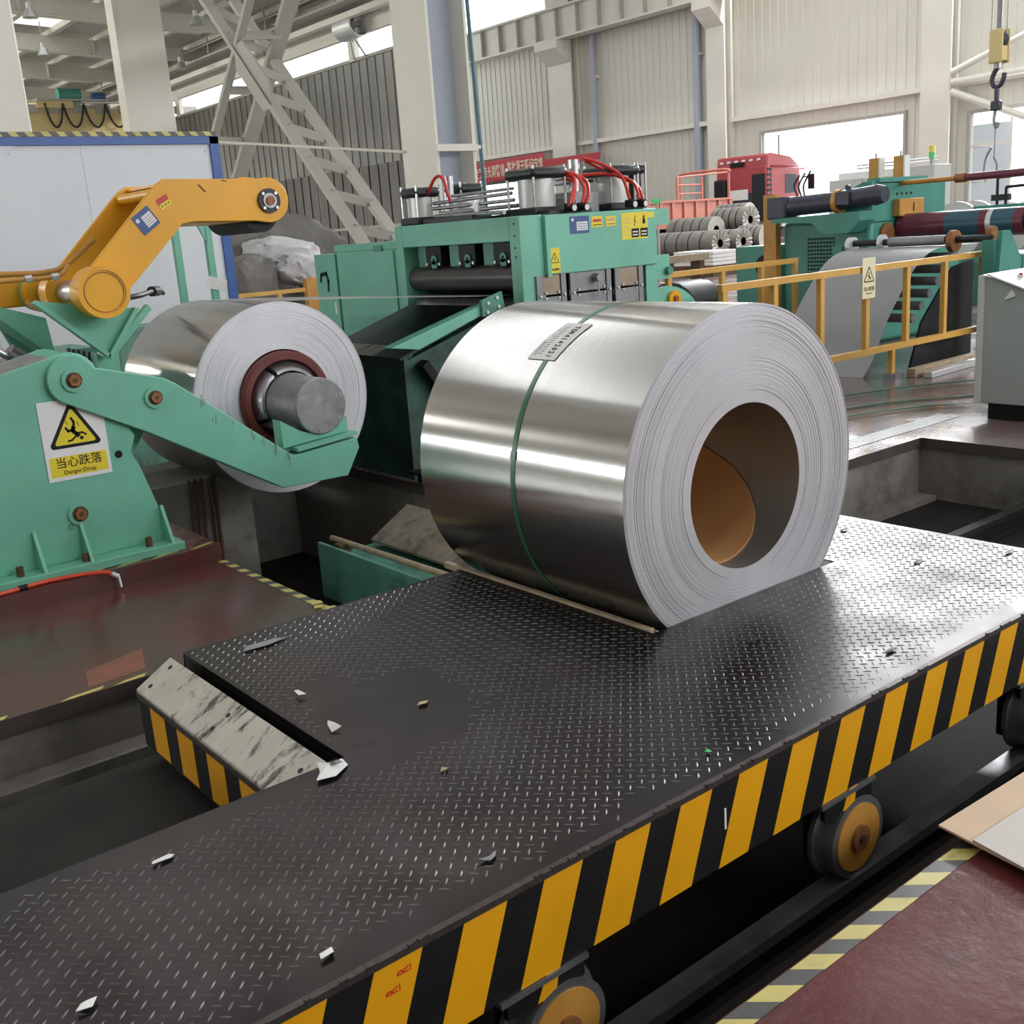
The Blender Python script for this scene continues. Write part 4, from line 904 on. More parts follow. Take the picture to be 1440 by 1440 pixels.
for (x, y, nm) in ((9.5, 30.8, 'nearest bell lamp hanging at the top left corner of the bay'), (13.4, 29.5, 'bell lamp hanging just right of the wide cream column'), (11.2, 35.6, 'second bell lamp above the overhead crane trolley'), (12.3, 45.2, 'farthest bell lamp close over the overhead crane'), (16.3, 35.5, 'bell lamp hanging beside the crane walkway'), (14.6, 38, 'bell lamp low between the cream column and the daylight gap')):
    z = roofz(x) - .72; x = min(x, 15.4)
    l_ = thing('high_bay_lamp', nm, 'lamp', (x, y, z - .28), 'high bay lamps')
    P('cord', cy((x, y, z), (x, y, roofz(x) + .005), .015, 6), 'frame_dk', l_); P('gear_box', cy((x, y, z - .05), (x, y, z + .12), .07, 10), 'light_grey', l_); P('shade', cyl(B(), (x, y, z - .24), (x, y, z - .02), .20, 18, .08), 'galv', l_)

# ================================================================== LEVELLER (green machine)
lv = thing('levelling_machine', 'green strip levelling machine with air cylinders behind the big coil', 'machine', (5.4, 6.6, 0))
XE, YS = 4.78, 5.85
P('entry_post', bx(XE, 4.985, YS, 5.965, 0, 1.71), 'green', lv, bevel=.006); P('entry_post', bx(XE, 4.985, 7.30, 7.40, 0, 1.71), 'green', lv, bevel=.006)
P('entry_beam', bx(XE + .001, 4.985, 5.965, 7.30, 1.545, 1.709), 'green', lv, bevel=.006)
P('exit_post', bx(5.98, 6.10, YS, 5.965, 0, 1.71), 'green', lv); P('exit_post', bx(5.98, 6.10, 7.30, 7.40, 0, 1.71), 'green', lv)
P('top_plate', bx(4.985, 6.10, 5.86, 7.39, 1.66, 1.705), 'green', lv); P('rear_wall', bx(4.985, 5.98, 7.32, 7.38, 0, 1.66), 'green_dark', lv)
P('inner_wall', bx(5.9, 5.95, 5.97, 7.3, 0, 1.66), 'black', lv)
cov = P('side_cover', bx(4.985, 6.085, 5.825, 5.86, 1.30, 1.705), 'green', lv, bevel=.006)
P('cover_edge', bx(4.985, 5.02, 5.815, 5.826, 1.29, 1.70), 'green', cov)
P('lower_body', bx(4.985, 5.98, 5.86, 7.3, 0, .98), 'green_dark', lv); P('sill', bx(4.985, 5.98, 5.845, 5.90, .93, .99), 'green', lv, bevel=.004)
for y, z in ((5.905, 1.66), (5.905, 1.58), (5.905, 1.50), (5.905, 1.44), (5.905, 1.05)): P('post_bolt', cy((XE, y, z), (XE - .004, y, z), .007, 8), 'black', lv)
# gear plates under the cover
for i, (x0, x1) in enumerate(((4.89, 5.16), (5.20, 5.60), (5.64, 5.93))):
    P('gear_plate', bx(x0, x1, 5.838, 5.86, .985, 1.15), 'steel_plate', lv, bevel=.003)
    P('gear_plate', bx(x0 + .06, x1 - .05, 5.842, 5.86, 1.165, 1.30), G.setdefault('brass_plate', mat('tarnished_plate', (.30, .24, .18), .45, metal=.5, var=.15)) if i != 1 else 'steel_plate', lv)
    P('guide_bar', bx(x0, x0 + .05, 5.832, 5.85, .985, 1.30), 'steel_plate', lv); P('guide_bar', bx(x1 - .045, x1, 5.832, 5.85, .985, 1.30), 'steel_plate', lv)
    for x in (x0 + .025, x1 - .022):
        for z in (1.0, 1.16): P('hex_bolt', cy((x, 5.832, z), (x, 5.82, z), .010, 6), 'galv', lv)
    for x in (x0 + .08, x1 - .07):
        for z in (1.14, 1.18): P('hex_bolt', cy((x, 5.838, z), (x, 5.828, z), .008, 6), 'galv', lv)
P('hand_knob', cy((5.44, 5.84, 1.25), (5.44, 5.78, 1.25), .03, 6), 'steel_dark', lv); P('lever', cy((5.44, 5.80, 1.22), (5.44, 5.80, 1.11), .008, 8), 'steel', lv)
P('yellow_label', bx(5.31, 5.345, 5.836, 5.838, 1.0, 1.03), 'label_yellow', lv)
# labels on the cover
f = Face((5.215, 5.8245, 1.565), (1, 0, 0), (0, 0, 1))
lb = P('blue_label', f.rect(B(), 0, .185, 0, .118, 0, .001), 'label_blue', cov); P('label_panel', f.rect(B(), .065, .17, .02, .08, .001, .0014), 'paper', lb)
disc(f, (bm := B()), (.028, .095), .012, .001, .0014); P('label_dot', bm, 'paper', lb)
for k in range(3): P('label_line', f.rect(B(), .075, .16, .03 + k * .016, .034 + k * .016, .0014, .0018), 'label_blue', lb)
for (a, b, z0, z1, tx) in ((5.425, 5.53, 1.60, 1.675, '小心手'), (5.565, 5.665, 1.60, 1.67, '注意安全')):
    f = Face((a, 5.8245, z0), (1, 0, 0), (0, 0, 1)); lb = P('yellow_label', f.rect(B(), 0, b - a, 0, z1 - z0, 0, .001), 'label_yellow', cov)
    P('label_line', f.rect(B(), .01, b - a - .01, .012, .018, .001, .0014), 'black' if a < 5.5 else 'rust', lb); P('label_line', f.rect(B(), .012, b - a - .012, .035, .055, .001, .0014), 'label_red' if a < 5.5 else 'cardboard_pale', lb)
f = Face((5.72, 5.8245, 1.495), (1, 0, 0), (0, 0, 1)); lb = P('yellow_label', f.rect(B(), 0, .27, 0, .19, 0, .001), 'label_yellow', cov)
P('label_flap', f.rect(B(), .27, .34, .145, .185, 0, .001), 'label_yellow', cov)
for (a, t_) in ((.098, 0), (.19, 1)):
    P('label_black', f.rect(B(), a, a + .078, .012, .075, .001, .0014), 'black', lb)
    for k in range(2): P('label_line', f.rect(B(), a + .012, a + .066, .025 + k * .022, .034 + k * .022, .0014, .0018), 'paper', lb)
bm = B(); stroke(f, bm, [(.145, .165), (.13, .13), (.142, .13), (.13, .095)], .007, .001, .0014); P('label_bolt', bm, 'black', lb)
bm = B(); f.rect(bm, .215, .245, .105, .135, .001, .0014); f.poly(bm, [(.22, .135), (.24, .135), (.237, .165), (.223, .165)], .001, .0014); P('label_lock', bm, 'black', lb)
for k in range(5): P('label_line', f.rect(B(), .012, .085, .03 + k * .028, .035 + k * .028, .001, .0014), 'cardboard_pale', lb)
t = fall_sign((5.005, 5.8235, 1.31), (1, 0, 0), (0, 0, 1), .10, .17, 'small yellow electric shock sign on the green levelling machine cover', [('当心触电', .02, .018, 'black')], bg='label_yellow', fig='bolt', ybar=False)
# rolls and hangers in the mouth
P('entry_roll', cy((4.90, 5.97, 1.30), (4.90, 7.29, 1.30), .092, 32), G.setdefault('roll_dark', mat('dark_rubber_roll', (.045, .038, .035), .35, var=.2)), lv)
P('lower_roll', cy((4.92, 5.97, 1.075), (4.92, 7.29, 1.075), .085, 32), 'steel_dark', lv)
for y in (6.13, 6.55, 6.98):
    h = P('roll_hanger', bx(4.84, 4.96, y - .10, y + .10, 1.39, 1.54), 'black', lv); P('hanger_lug', cy((4.838, y - .02, 1.44), (4.825, y - .02, 1.44), .035, 18), 'teal', h)
    P('lug_foot', bx(4.825, 4.838, y - .05, y + .01, 1.38, 1.43), 'teal', h); P('lug_eye', cy((4.825, y - .02, 1.44), (4.822, y - .02, 1.44), .014, 12), 'black', h)
    for dy in (-.08, .08): P('hanger_bolt', cy((4.838, y + dy, 1.41), (4.828, y + dy, 1.41), .012, 6), 'galv', h)
for y in (6.34, 6.76, 7.18): P('cross_post', bx(4.88, 4.97, y - .06, y + .06, 1.36, 1.55), 'green_dark', lv)
P('strip_guide', cy((4.80, 5.98, 1.02), (4.80, 6.25, 1.02), .05, 20), 'steel_dark', lv)
# pneumatics on top
def air_cyl(x, y, z0, z1, r, dark=False):
    c = P('air_cylinder', cy((x, y, z0 + .05), (x, y, z1 - .045), r, 28), 'black_metal' if dark else 'barrel', lv)
    P('cylinder_cap', bx(x - r * 1.25, x + r * 1.25, y - r * 1.25, y + r * 1.25, z1 - .075, z1), 'black_metal', c, bevel=.03)
    P('cylinder_base', bx(x - r * 1.3, x + r * 1.3, y - r * 1.3, y + r * 1.3, z0, z0 + .055), 'black_metal', c, bevel=.01)
    for a in (-1, 1):
        for b in (-1, 1): P('tie_bolt', cy((x + a * r * 1.08, y + b * r * 1.08, z0 + .05), (x + a * r * 1.08, y + b * r * 1.08, z1 + .015), .010, 8), 'steel', c)
    return c
air_cyl(4.93, 7.22, 1.71, 1.985, .095); air_cyl(5.25, 6.2, 1.71, 2.035, .135); air_cyl(6.0, 6.2, 1.71, 2.035, .13); air_cyl(5.35, 7.22, 1.71, 2.0, .095)
air_cyl(6.27, 6.22, 1.64, 2.045, .055, True)
P('valve_rail', bx(4.84, 5.02, 6.45, 7.3, 1.71, 1.745), 'black_metal', lv); P('valve_rail', bx(5.1, 5.5, 5.9, 7.35, 1.706, 1.735), 'black_metal', lv)
for (x, y, r) in ((5.62, 6.2, .043), (5.04, 6.98, .032)): P('guide_shaft', cy((x, y, 1.74), (x, y, 2.09 if x > 5.3 else 2.05), r, 18), 'steel', lv)
P('shaft_block', bx(5.51, 5.75, 6.08, 6.32, 1.706, 1.86), 'steel_plate', lv, bevel=.008)
P('block_port', cy((5.62, 6.08, 1.80), (5.62, 6.05, 1.80), .03, 6), 'steel_dark', lv)
for (a, b, r) in (((4.98, 7.12, 1.86), (5.14, 6.35, 1.88), .014), ((4.96, 7.1, 1.82), (5.12, 6.3, 1.83), .014), ((4.95, 7.0, 1.78), (5.15, 6.3, 1.79), .016), ((5.0, 6.9, 1.90), (5.2, 6.4, 1.915), .012), ((5.38, 6.3, 1.95), (5.88, 6.3, 1.975), .013), ((5.38, 6.25, 1.92), (5.88, 6.28, 1.94), .013), ((4.9, 7.0, 1.76), (4.86, 6.1, 1.745), .016)):
    P('air_pipe', cy(a, b, r, 10), 'steel_dark', lv)
P('pipe_union', bx(5.03, 5.10, 6.62, 6.72, 1.74, 1.84), 'galv', lv)
for pts in ([(4.93, 7.12, 1.93), (4.93, 7.0, 2.04), (4.95, 6.93, 2.03), (4.98, 6.9, 1.86)], [(5.39, 6.1, 1.99), (5.46, 6.02, 1.98), (5.44, 5.9, 1.88), (5.38, 5.86, 1.77)], [(5.40, 6.1, 1.98), (5.42, 5.98, 1.95), (5.33, 5.88, 1.86), (5.28, 5.86, 1.76)], [(5.42, 6.1, 1.95), (5.40, 5.95, 1.92), (5.30, 5.87, 1.84), (5.25, 5.86, 1.75)], [(5.40, 6.05, 2.0), (5.50, 5.95, 1.93), (5.46, 5.88, 1.82), (5.40, 5.86, 1.75)],
            [(5.72, 6.2, 2.10), (5.80, 6.1, 2.05), (5.86, 5.95, 1.95), (5.87, 5.88, 1.78)], [(5.70, 6.2, 1.98), (5.85, 6.05, 1.97), (5.95, 5.92, 1.90), (5.96, 5.87, 1.78)], [(5.74, 6.2, 2.08), (5.88, 6.08, 1.98), (5.98, 5.92, 1.88), (6.0, 5.87, 1.77)]):
    P('red_hose', tb(pts, .0125, 8), 'hose_red', lv)
for x in (5.27, 5.39, 5.87, 5.98):
    g = P('gauge', cy((x, 5.86, 1.742), (x, 5.825, 1.742), .027, 20), 'black', lv); P('gauge_face', cy((x, 5.825, 1.742), (x, 5.8235, 1.742), .021, 18), 'paper', g)
    P('regulator', bx(x - .022, x + .022, 5.85, 5.91, 1.72, 1.775), 'black', lv)
# right hand hinge and arc guard
P('hinge_plate', bx(6.085, 6.25, 5.86, 5.90, 1.18, 1.36), 'green', lv); P('upper_bracket', bx(6.085, 6.26, 5.86, 5.90, 1.58, 1.70), 'green', lv); P('hinge_pin', cy((6.22, 5.82, 1.24), (6.22, 5.95, 1.24), .03, 14), 'teal', lv)
P('rear_frame', bx(6.13, 6.19, 5.95, 6.05, .1, 1.15), 'black_metal', lv)
gd = thing('arc_guard', 'green arc-shaped guard with yellow lever right of the levelling machine', 'guard', (6.65, 6.3, 0))
P('guard_plate', pz([(6.22, 0), (7.25, 0), (7.20, .55)] + arc(6.62, .62, .47, 25, 120, 10) + [(6.22, 1.08)], 'Y', 6.25, 6.28), 'green', gd)
P('lever', pz(arc(6.69, .98, .07, 0, 180, 8) + [(6.63, .55), (6.79, .55)], 'Y', 6.215, 6.245), 'yellow', gd); P('lever_pin', cy((6.69, 6.215, .985), (6.69, 6.20, .985), .025, 14), 'rust', gd)
# left cabinet box of the leveller
cbx = thing('side_cabinet', 'green side cabinet with a black figure seven, left of the leveller mouth', 'cabinet', (5.0, 8.0, 0))
P('body', bx(4.80, 5.25, 7.42, 8.38, .55, 1.545), 'green', cbx, bevel=.005); P('lid', bx(4.795, 5.25, 7.42, 8.40, 1.545, 1.60), 'green', cbx)
P('door', bx(4.785, 4.80, 7.46, 8.34, .62, 1.53), 'green', cbx, bevel=.003)
P('latch', bx(4.78, 4.80, 7.62, 7.74, 1.53, 1.575), 'green_dark', cbx)
P('side_column', bx(4.79, 5.0, 8.40, 8.76, .55, 1.53), 'green', cbx, bevel=.005)
bm = B(); f = Face((4.7895, 8.70, 1.20), (0, -1, 0), (0, 0, 1)); stroke(f, bm, [(.02, .10), (.04, .155), (.13, .165), (.155, .10), (.14, .02)], .035, 0, .001); P('figure_seven', bm, 'black', cbx)
P('white_strip', bx(4.786, 4.79, 8.44, 8.47, 1.02, 1.12), 'paper', cbx); P('leg', bx(4.85, 4.95, 7.5, 7.6, 0, .55), 'green_dark', cbx); P('leg', bx(4.85, 4.95, 8.6, 8.7, 0, .55), 'green_dark', cbx)
# threading table
tt = thing('threading_table', 'dark sloping threading table with green side arm before the leveller mouth', 'table', (4.3, 6.7, 0))
P('table_plate', pz([(3.92, .845), (4.76, 1.11), (4.76, 1.09), (3.92, .825)], 'Y', 6.15, 7.25), G.setdefault('belt', mat('dark_blue_belt', (.02, .022, .03), .45, var=.2)), tt)
P('table_nose', pz([(3.92, .847), (4.08, .897), (4.08, .893), (3.92, .843)], 'Y', 6.5, 7.3), 'dirty_white', tt)
P('side_arm', pz([(3.76, .935), (3.98, .90), (4.62, 1.105), (4.60, 1.15), (4.55, 1.145)], 'Y', 5.99, 6.10), 'green', tt, bevel=.004)
P('arm_bracket', pz([(4.50, 1.06), (4.70, 1.10), (4.68, 1.22), (4.50, 1.17)], 'Y', 5.96, 5.99), 'green_dark', tt, bevel=.004)
for (x, z) in ((4.54, 1.09), (4.64, 1.12), (4.63, 1.18), (4.55, 1.15)): P('bracket_bolt', cy((x, 5.96, z), (x, 5.95, z), .012, 6), 'galv', tt)
P('front_apron', bx(3.95, 3.98, 6.15, 7.3, .0, .84), 'green_deep', tt); P('side_apron', pz([(3.98, .0), (4.74, .0), (4.74, 1.05), (3.98, .82)], 'Y', 6.15, 6.18), 'green_deep', tt)
P('strut', br((4.05, 6.08, .80), (4.35, 6.08, .35), .06, .09, (0, 1, 0)), 'black', tt)

# ================================================================== FENCES, SIGN, FLOOR BARS
t = railing('guard_rail', 'long yellow guard rail carrying the pale hazard sign', 6.74, 10.82, 5.79, 1.085, (6.78, 7.42, 8.06, 8.74, 9.40, 10.06, 10.78), .335, s=.055, feet=(6.78, 9.17, 10.78))
P('post', bx(9.145, 9.195, 5.765, 5.815, 0, .28), 'yellow_rail', t); P('foot_clamp', bx(9.10, 9.24, 5.70, 5.83, 0, .06), 'steel_dark', t)
f_ = fall_sign((8.615, 5.745, .80), (1, 0, 0), (0, 0, 1), .20, .36, 'pale yellow hazard sign hung on the long yellow guard rail', [('当心跌落', .042, .07, 'black'), ('Danger:Drop', .018, .04, 'black')], bg=G.setdefault('cream', mat('cream_sign', (.70, .64, .42), .5)), ybar=False, tri_s=.17)
railing('guard_rail', 'shorter yellow guard rail behind, ending at the teal recoiler', 8.0, 10.54, 7.9, 1.085, (8.4, 9.24, 9.9, 10.51), .35, s=.055, feet=(8.4, 10.51))
for k, (p0, p1, m) in enumerate((((9.30, 5.66, .045), (10.95, 5.70, .045), 'nylon'), ((9.35, 5.52, .03), (10.75, 5.60, .03), 'galv'))):
    tag(P('floor_bar', br(p0, p1, .09, .09 if k == 0 else .06), m, bevel=.006), ['rusty square bar lying at the foot of the long guard rail', 'pale metal angle bar in front of the rusty floor bar'][k], 'bar', 'bars on the floor by the guard rail')
for k, (pts, wd) in enumerate((([(6.3, 5.0), (7.2, 5.25), (8.0, 5.05), (8.8, 4.5)], .035), ([(6.2, 4.75), (7.0, 5.0), (7.8, 4.75), (8.2, 4.45)], .03), ([(6.4, 5.3), (7.4, 5.6), (8.6, 5.3), (9.3, 4.9)], .04), ([(6.1, 4.55), (6.35, 4.52), (6.55, 4.50)], .05))):
    bm = B(); pp = smoothpts([(a, b, .012 + .012 * k) for a, b in pts], 8)
    for a, b in zip(pp, pp[1:]): bar(bm, a, b, wd, .006)
    tag(P('scrap_strap', bm, 'strap'), ['long green strap scrap curving over the shiny floor', 'green strap scrap nearest the console foot', 'green strap scrap closest to the yellow guard rail', 'short green strap end beside the checker strip'][k], 'strap', 'green strapping scraps on the floor')

# ================================================================== STRIP LOOP + RECOILER (teal)
sl = thing('strip_loop', 'wide grey steel strip arching over and hanging down behind the long guard rail', 'steel strip', (9.6, 6.6, 0))
prof = [(9.10, .0), (9.30, .20), (9.46, .46), (9.68, .71), (9.92, .94), (10.10, 1.06), (10.30, 1.13), (10.55, 1.155), (10.9, 1.15), (11.3, 1.14)]
bm = B(); pp = smoothpts([(a, 0, b) for a, b in prof], 4); rows = []
for q_ in pp: rows.append([bm.verts.new((q_.x, y, q_.z + dz)) for y, dz in ((6.05, 0), (7.17, 0), (7.17, .003), (6.05, .003))])
for a, b in zip(rows, rows[1:]):
    for s in range(4): bm.faces.new((a[s], a[(s + 1) % 4], b[(s + 1) % 4], b[s])).smooth = s in (0, 2)
bm.faces.new(rows[0]); bm.faces.new(rows[-1][::-1]); P('sheet', bm, 'strip_matt', sl)
lt = thing('loop_table', 'dark roller loop table under the hanging grey strip', 'roller table', (10.4, 6.6, 0))
for k in range(6):
    a = k / 5; P('roller', cy((9.95 + a * .7 - .1, 5.98, .50 + a * .55), (9.95 + a * .7 - .1, 7.24, .50 + a * .55), .045, 14), 'steel_dark', lt)
P('side_plate', pz([(9.75, 0), (10.9, 0), (10.9, 1.0), (10.5, .95), (9.95, .45)], 'Y', 5.95, 5.975), 'black_metal', lt); P('side_plate', pz([(9.75, 0), (10.9, 0), (10.9, 1.0), (10.5, .95), (9.95, .45)], 'Y', 7.25, 7.275), 'black_metal', lt)
sh = thing('edge_guide_shaft', 'dark shaft with two round brown guide discs above the hanging strip', 'shaft', (10.6, 6.6, 1.1))
P('shaft', cy((10.62, 7.2, 1.215), (10.62, 5.62, 1.215), .035, 16), 'black_metal', sh); P('sleeve', cy((10.62, 6.75, 1.215), (10.62, 6.1, 1.215), .05, 18), 'steel_dark', sh)
P('end_disc', cy((10.62, 7.25, 1.19), (10.62, 7.19, 1.19), .095, 24), 'galv', sh); P('end_disc', cy((10.62, 6.86, 1.215), (10.62, 6.82, 1.215), .085, 22), 'galv', sh); P('guide_disc', cy((10.62, 6.05, 1.20), (10.62, 5.99, 1.20), .11, 24), 'rust', sh); P('guide_disc', cy((10.75, 5.72, 1.26), (10.75, 5.66, 1.26), .07, 20), 'rust', sh)
P('stand', bx(10.55, 10.7, 5.55, 5.68, 0, 1.2), 'teal', sh); P('stand', bx(10.55, 10.7, 7.3, 7.42, 0, 1.2), 'teal', sh)
P('arm_plate', pz([(10.5, .35), (10.95, .35), (11.0, 1.0), (10.75, 1.28), (10.6, 1.28)], 'Y', 5.50, 5.55), 'teal', sh)
rc = thing('recoiler', 'teal recoiler housing with dark motor on top behind the guard rails', 'machine', (12, 8.1, 0))
P('housing', bx(11.4, 13.4, 7.5, 8.75, 0, 1.47), 'teal', rc, bevel=.05); P('tower', pz([(7.5, 1.40), (8.0, 1.40), (7.95, 1.75), (7.62, 1.88), (7.5, 1.88)], 'X', 11.42, 13.0), 'teal', rc, bevel=.01)
P('tower_cap', bx(11.5, 12.5, 7.45, 7.62, 1.86, 1.91), 'teal', rc)
P('corner_post', bx(11.30, 11.40, 8.78, 8.97, 0, 1.82), 'orange_wood', rc)
for k in range(9):
    for j in range(10): P('vent_hole', bx(11.392, 11.402, 7.99 + k * .045, 8.015 + k * .045, .84 + j * .045, .865 + j * .045), 'black', rc)
mt_ = P('motor', cy((11.24, 8.490, 1.66), (11.24, 7.820, 1.68), .115, 24), 'navy', rc); P('motor_box', bx(11.12, 11.37, 8.50, 8.78, 1.52, 1.78), 'navy', rc, bevel=.02); P('motor_flange', cy((11.24, 7.850, 1.68), (11.24, 7.790, 1.68), .135, 24), 'orange_wood', rc); P('motor_rear', cy((11.24, 7.790, 1.69), (11.24, 7.320, 1.72), .11, 24), 'navy', rc); P('motor_cowl', cy((11.24, 7.320, 1.72), (11.24, 7.210, 1.72), .118, 24, .09), 'navy', rc)
P('terminal_box', bx(11.10, 11.2, 7.6, 7.78, 1.64, 1.78), 'navy', rc); P('lifting_eye', cy((11.22, 7.70, 1.83), (11.26, 7.70, 1.83), .03, 12), 'navy', rc)
P('motor_shelf', pz([(7.45, 1.555), (8.7, 1.525), (8.7, 1.48), (8.1, 1.45), (7.95, 1.32), (7.6, 1.32), (7.45, 1.45)], 'X', 11.1, 11.42), 'teal', rc); P('pale_tag', bx(11.385, 11.395, 8.1, 8.25, 1.44, 1.5), 'paper', rc)
for k in range(3): P('sensor_cable', tb([(11.3, 8.45 - k * .05, 1.78), (11.3, 8.50 - k * .07, 1.90), (11.3, 8.42 - k * .08, 2.02 + k * .02)], .012, 6), 'cable', rc)
P('orange_box', bx(11.84, 12.36, 7.40, 7.50, 1.46, 1.66), 'orange_wood', rc, bevel=.01); P('box_slot', bx(12.12, 12.14, 7.395, 7.402, 1.51, 1.61), 'black', rc)
for k in range(4): P('port_hole', cy((11.93 + k * .1, 7.50, 1.72), (11.93 + k * .1, 7.494, 1.72), .016, 8), 'black', rc)
P('flange_plate', pz(arc(11.7, 1.26, .14, 0, 360, 16)[:-1], 'Y', 7.46, 7.5), 'rust', rc)
P('ram_rod', cy((12.0, 7.5, 1.838), (12.0, 6.75, 1.84), .028, 14), 'orange_wood', rc); P('ram_barrel', cy((12.0, 6.75, 1.84), (12.0, 5.2, 1.85), .042, 16), 'sleeve_red', rc); P('ram_collar', cy((12.0, 6.80, 1.84), (12.0, 6.68, 1.84), .052, 16), 'rust', rc)
md = thing('recoiler_mandrel', 'recoiler mandrel wound with maroon and blue bands at right', 'mandrel', (12, 6.6, 1.3))
yy = [7.46, 6.85, 6.45, 6.36, 6.30, 6.05, 5.95, 5.4]; cc = ['sleeve_red', 'sleeve_blue', 'sleeve_red', 'galv', 'sleeve_blue', 'sleeve_red', 'black_metal']
for a, b, c in zip(yy, yy[1:], cc): P('band', cy((12.0, a, 1.335), (12.0, b, 1.335), .152 if c != 'black_metal' else .125, 32), c, md)
P('pedestal', bx(11.85, 12.15, 5.42, 5.62, 0, 1.2), 'navy', md)
sb_ = thing('recoiler_stand', 'teal box stand left of the recoiler housing', 'machine', (11.5, 9.2, 0))
P('box', bx(11.4, 12.2, 9.0, 9.50, 0, 1.20), 'teal', sb_, bevel=.01); P('wheel_arch', cy((11.38, 9.03, .95), (11.42, 9.03, .95), .14, 20), 'black', sb_)
# orange cushions on the tower
for k, (y, nm) in enumerate(((8.55, 'left orange post rising behind the recoiler motor'), (8.19, 'right orange post rising behind the recoiler motor'))):
    o = thing('orange_post', nm, 'post', (13.1, y, 1.47), 'orange posts')
    P('shaft', bx(13.05, 13.15, y - .075, y + .075, 1.47, 2.20), 'orange_wood', o); P('pale_edge', bx(13.04, 13.16, y - .095, y - .075, 1.5, 2.2), 'paper', o); P('tip', cy((13.1, y, 2.2), (13.1, y, 2.26), .012, 8), 'steel_dark', o)
# small dark clutter between the leveller and the recoiler
for k, (x, y, z, r, nm) in enumerate(((8.1, 8.5, 1.0, .28, 'hunched dark covered motor behind the short guard rail'), (9.4, 8.6, .5, .45, 'black covered drum behind the guard rails'))):
    t = thing('covered_motor', nm, 'motor', (x, y, 0), 'covered motors')
    P('cover', pz(arc(y, z - .02, r, 0, 180, 10) + [(y - r, z - .30), (y + r, z - .30)], 'X', x - .25, x + .3), 'black_metal', t, bevel=.03); P('stand', bx(x - .2, x + .25, y - r, y + r, 0, z - .30), 'pit_dark', t)
t = thing('long_beam', 'brown timber beam lying across trestles beyond the short guard rail', 'beam', (12, 11.5, .8))
P('beam', br((10.4, 11.6, 1.02), (13.2, 11.6, 1.02), .12, .10), 'nylon', t)
for x in (10.6, 13.0): P('trestle', bx(x - .05, x + .05, 11.5, 11.7, 0, .97), 'rust_dark', t)

# ================================================================== CONSOLE (right edge)
cs = thing('control_console', 'grey sloped control console standing at the right photo edge', 'console', (8.3, 3.6, 0))
P('cabinet', pz([(4.15, .125), (4.15, 1.07), (4.08, 1.045), (3.2, .72), (3.2, .125)], 'X', 7.72, 9.2), 'cab_grey', cs, bevel=.006)
P('plinth', bx(7.76, 9.16, 3.25, 4.08, 0, .125), 'black', cs)
tp_ = P('control_panel', pz([(4.10, 1.062), (4.10, 1.075), (3.18, .735), (3.18, .722)], 'X', 7.70, 9.22), 'light_grey', cs)
P('side_trim', bx(7.705, 7.725, 4.12, 4.165, .13, 1.06), 'light_grey', cs)
for i in range(6):
    for j in range(3):
        x = 7.95 + i * .18; y = 3.98 - j * .16; z = 1.075 - (4.10 - y) * .3696; b = P('push_button', cy((x, y, z - .002), (x, y - .006, z + .018), .022, 14), 'galv', tp_); P('button_cap', cy((x, y - .006, z + .018), (x, y - .009, z + .03), .015, 12), ['label_red', 'beacon_g', 'black'][(i + j) % 3], b)
f = Face((7.7185, 3.97, .885), (0, -1, 0), (0, 0, 1)); P('triangle_handle', f.poly(B(), [(0, 0), (.085, .03), (.07, .055), (.055, .075)], 0, .012), 'paper', cs)

# ================================================================== FAR RIGHT: cabinet, beacon, spools, hook
t = thing('electric_cabinet', 'pale grey electric cabinet row before the open truck door', 'cabinet', (20.3, 13, 0))
for k in range(3):
    y = 11.78 + k * .8; b = P('body', bx(20, 20.6, y, y + .78, 0, 2.15 if k else 2.28), 'light_grey', t, bevel=.01); P('door', bx(19.985, 20, y + .03, y + .75, .1, 2.05), 'light_grey', b); P('handle', bx(19.97, 19.985, y + .08, y + .11, 1.1, 1.3), 'black', b)
P('roof_duct', bx(20.1, 20.5, 12.7, 14.0, 2.15, 2.28), 'galv', t)
for k in range(2): P('roof_bar', cy((20.3, 11.9, 2.35 + k * .06), (20.3, 13.7, 2.35 + k * .06), .02, 8), 'galv', t)
t = thing('signal_tower', 'green and amber signal tower lamp on the grey cabinet', 'signal lamp', (20.3, 12.02, 2.28))
P('stem', cy((20.3, 12.02, 2.28), (20.3, 12.02, 2.40), .03, 10), 'steel_dark', t); P('green_lens', cy((20.3, 12.02, 2.40), (20.3, 12.02, 2.52), .055, 14), 'beacon_g', t); P('amber_lens', cy((20.3, 12.02, 2.52), (20.3, 12.02, 2.64), .055, 14), 'beacon_y', t)
for k, (y, r, nm) in enumerate(((9.05, .42, 'left grey spool half hidden behind the recoiler mandrel'), (8.22, .36, 'right grey spool half hidden behind the recoiler mandrel'))):
    t = thing('cable_spool', nm, 'spool', (16.2, y, 0), 'grey spools')
    P('flange', cy((16.0, y, 1.15), (16.06, y, 1.15), r, 32), 'light_grey', t); P('flange', cy((16.5, y, 1.15), (16.56, y, 1.15), r, 32), 'light_grey', t); P('drum', cy((16.06, y, 1.15), (16.5, y, 1.15), r * .5, 24), 'steel_dark', t)
    P('stand', bx(16.0, 16.56, y - .25, y + .25, 0, .75), 'teal', t); P('hub', cy((15.97, y, 1.15), (16.0, y, 1.15), .08, 14), 'steel_dark', t)
t = thing('pipe_frame', 'small dark pipe frame standing right of the spools', 'frame', (14.5, 7.4, 0))
for (y, z) in ((7.62, 1.85), (7.5, 1.72)): P('upright', cy((14.5, y, 0), (14.5, y, z), .02, 8), 'black_metal', t); P('arm', cy((14.5, y, z), (14.5, 6.2, z + .03), .02, 8), 'black_metal', t)
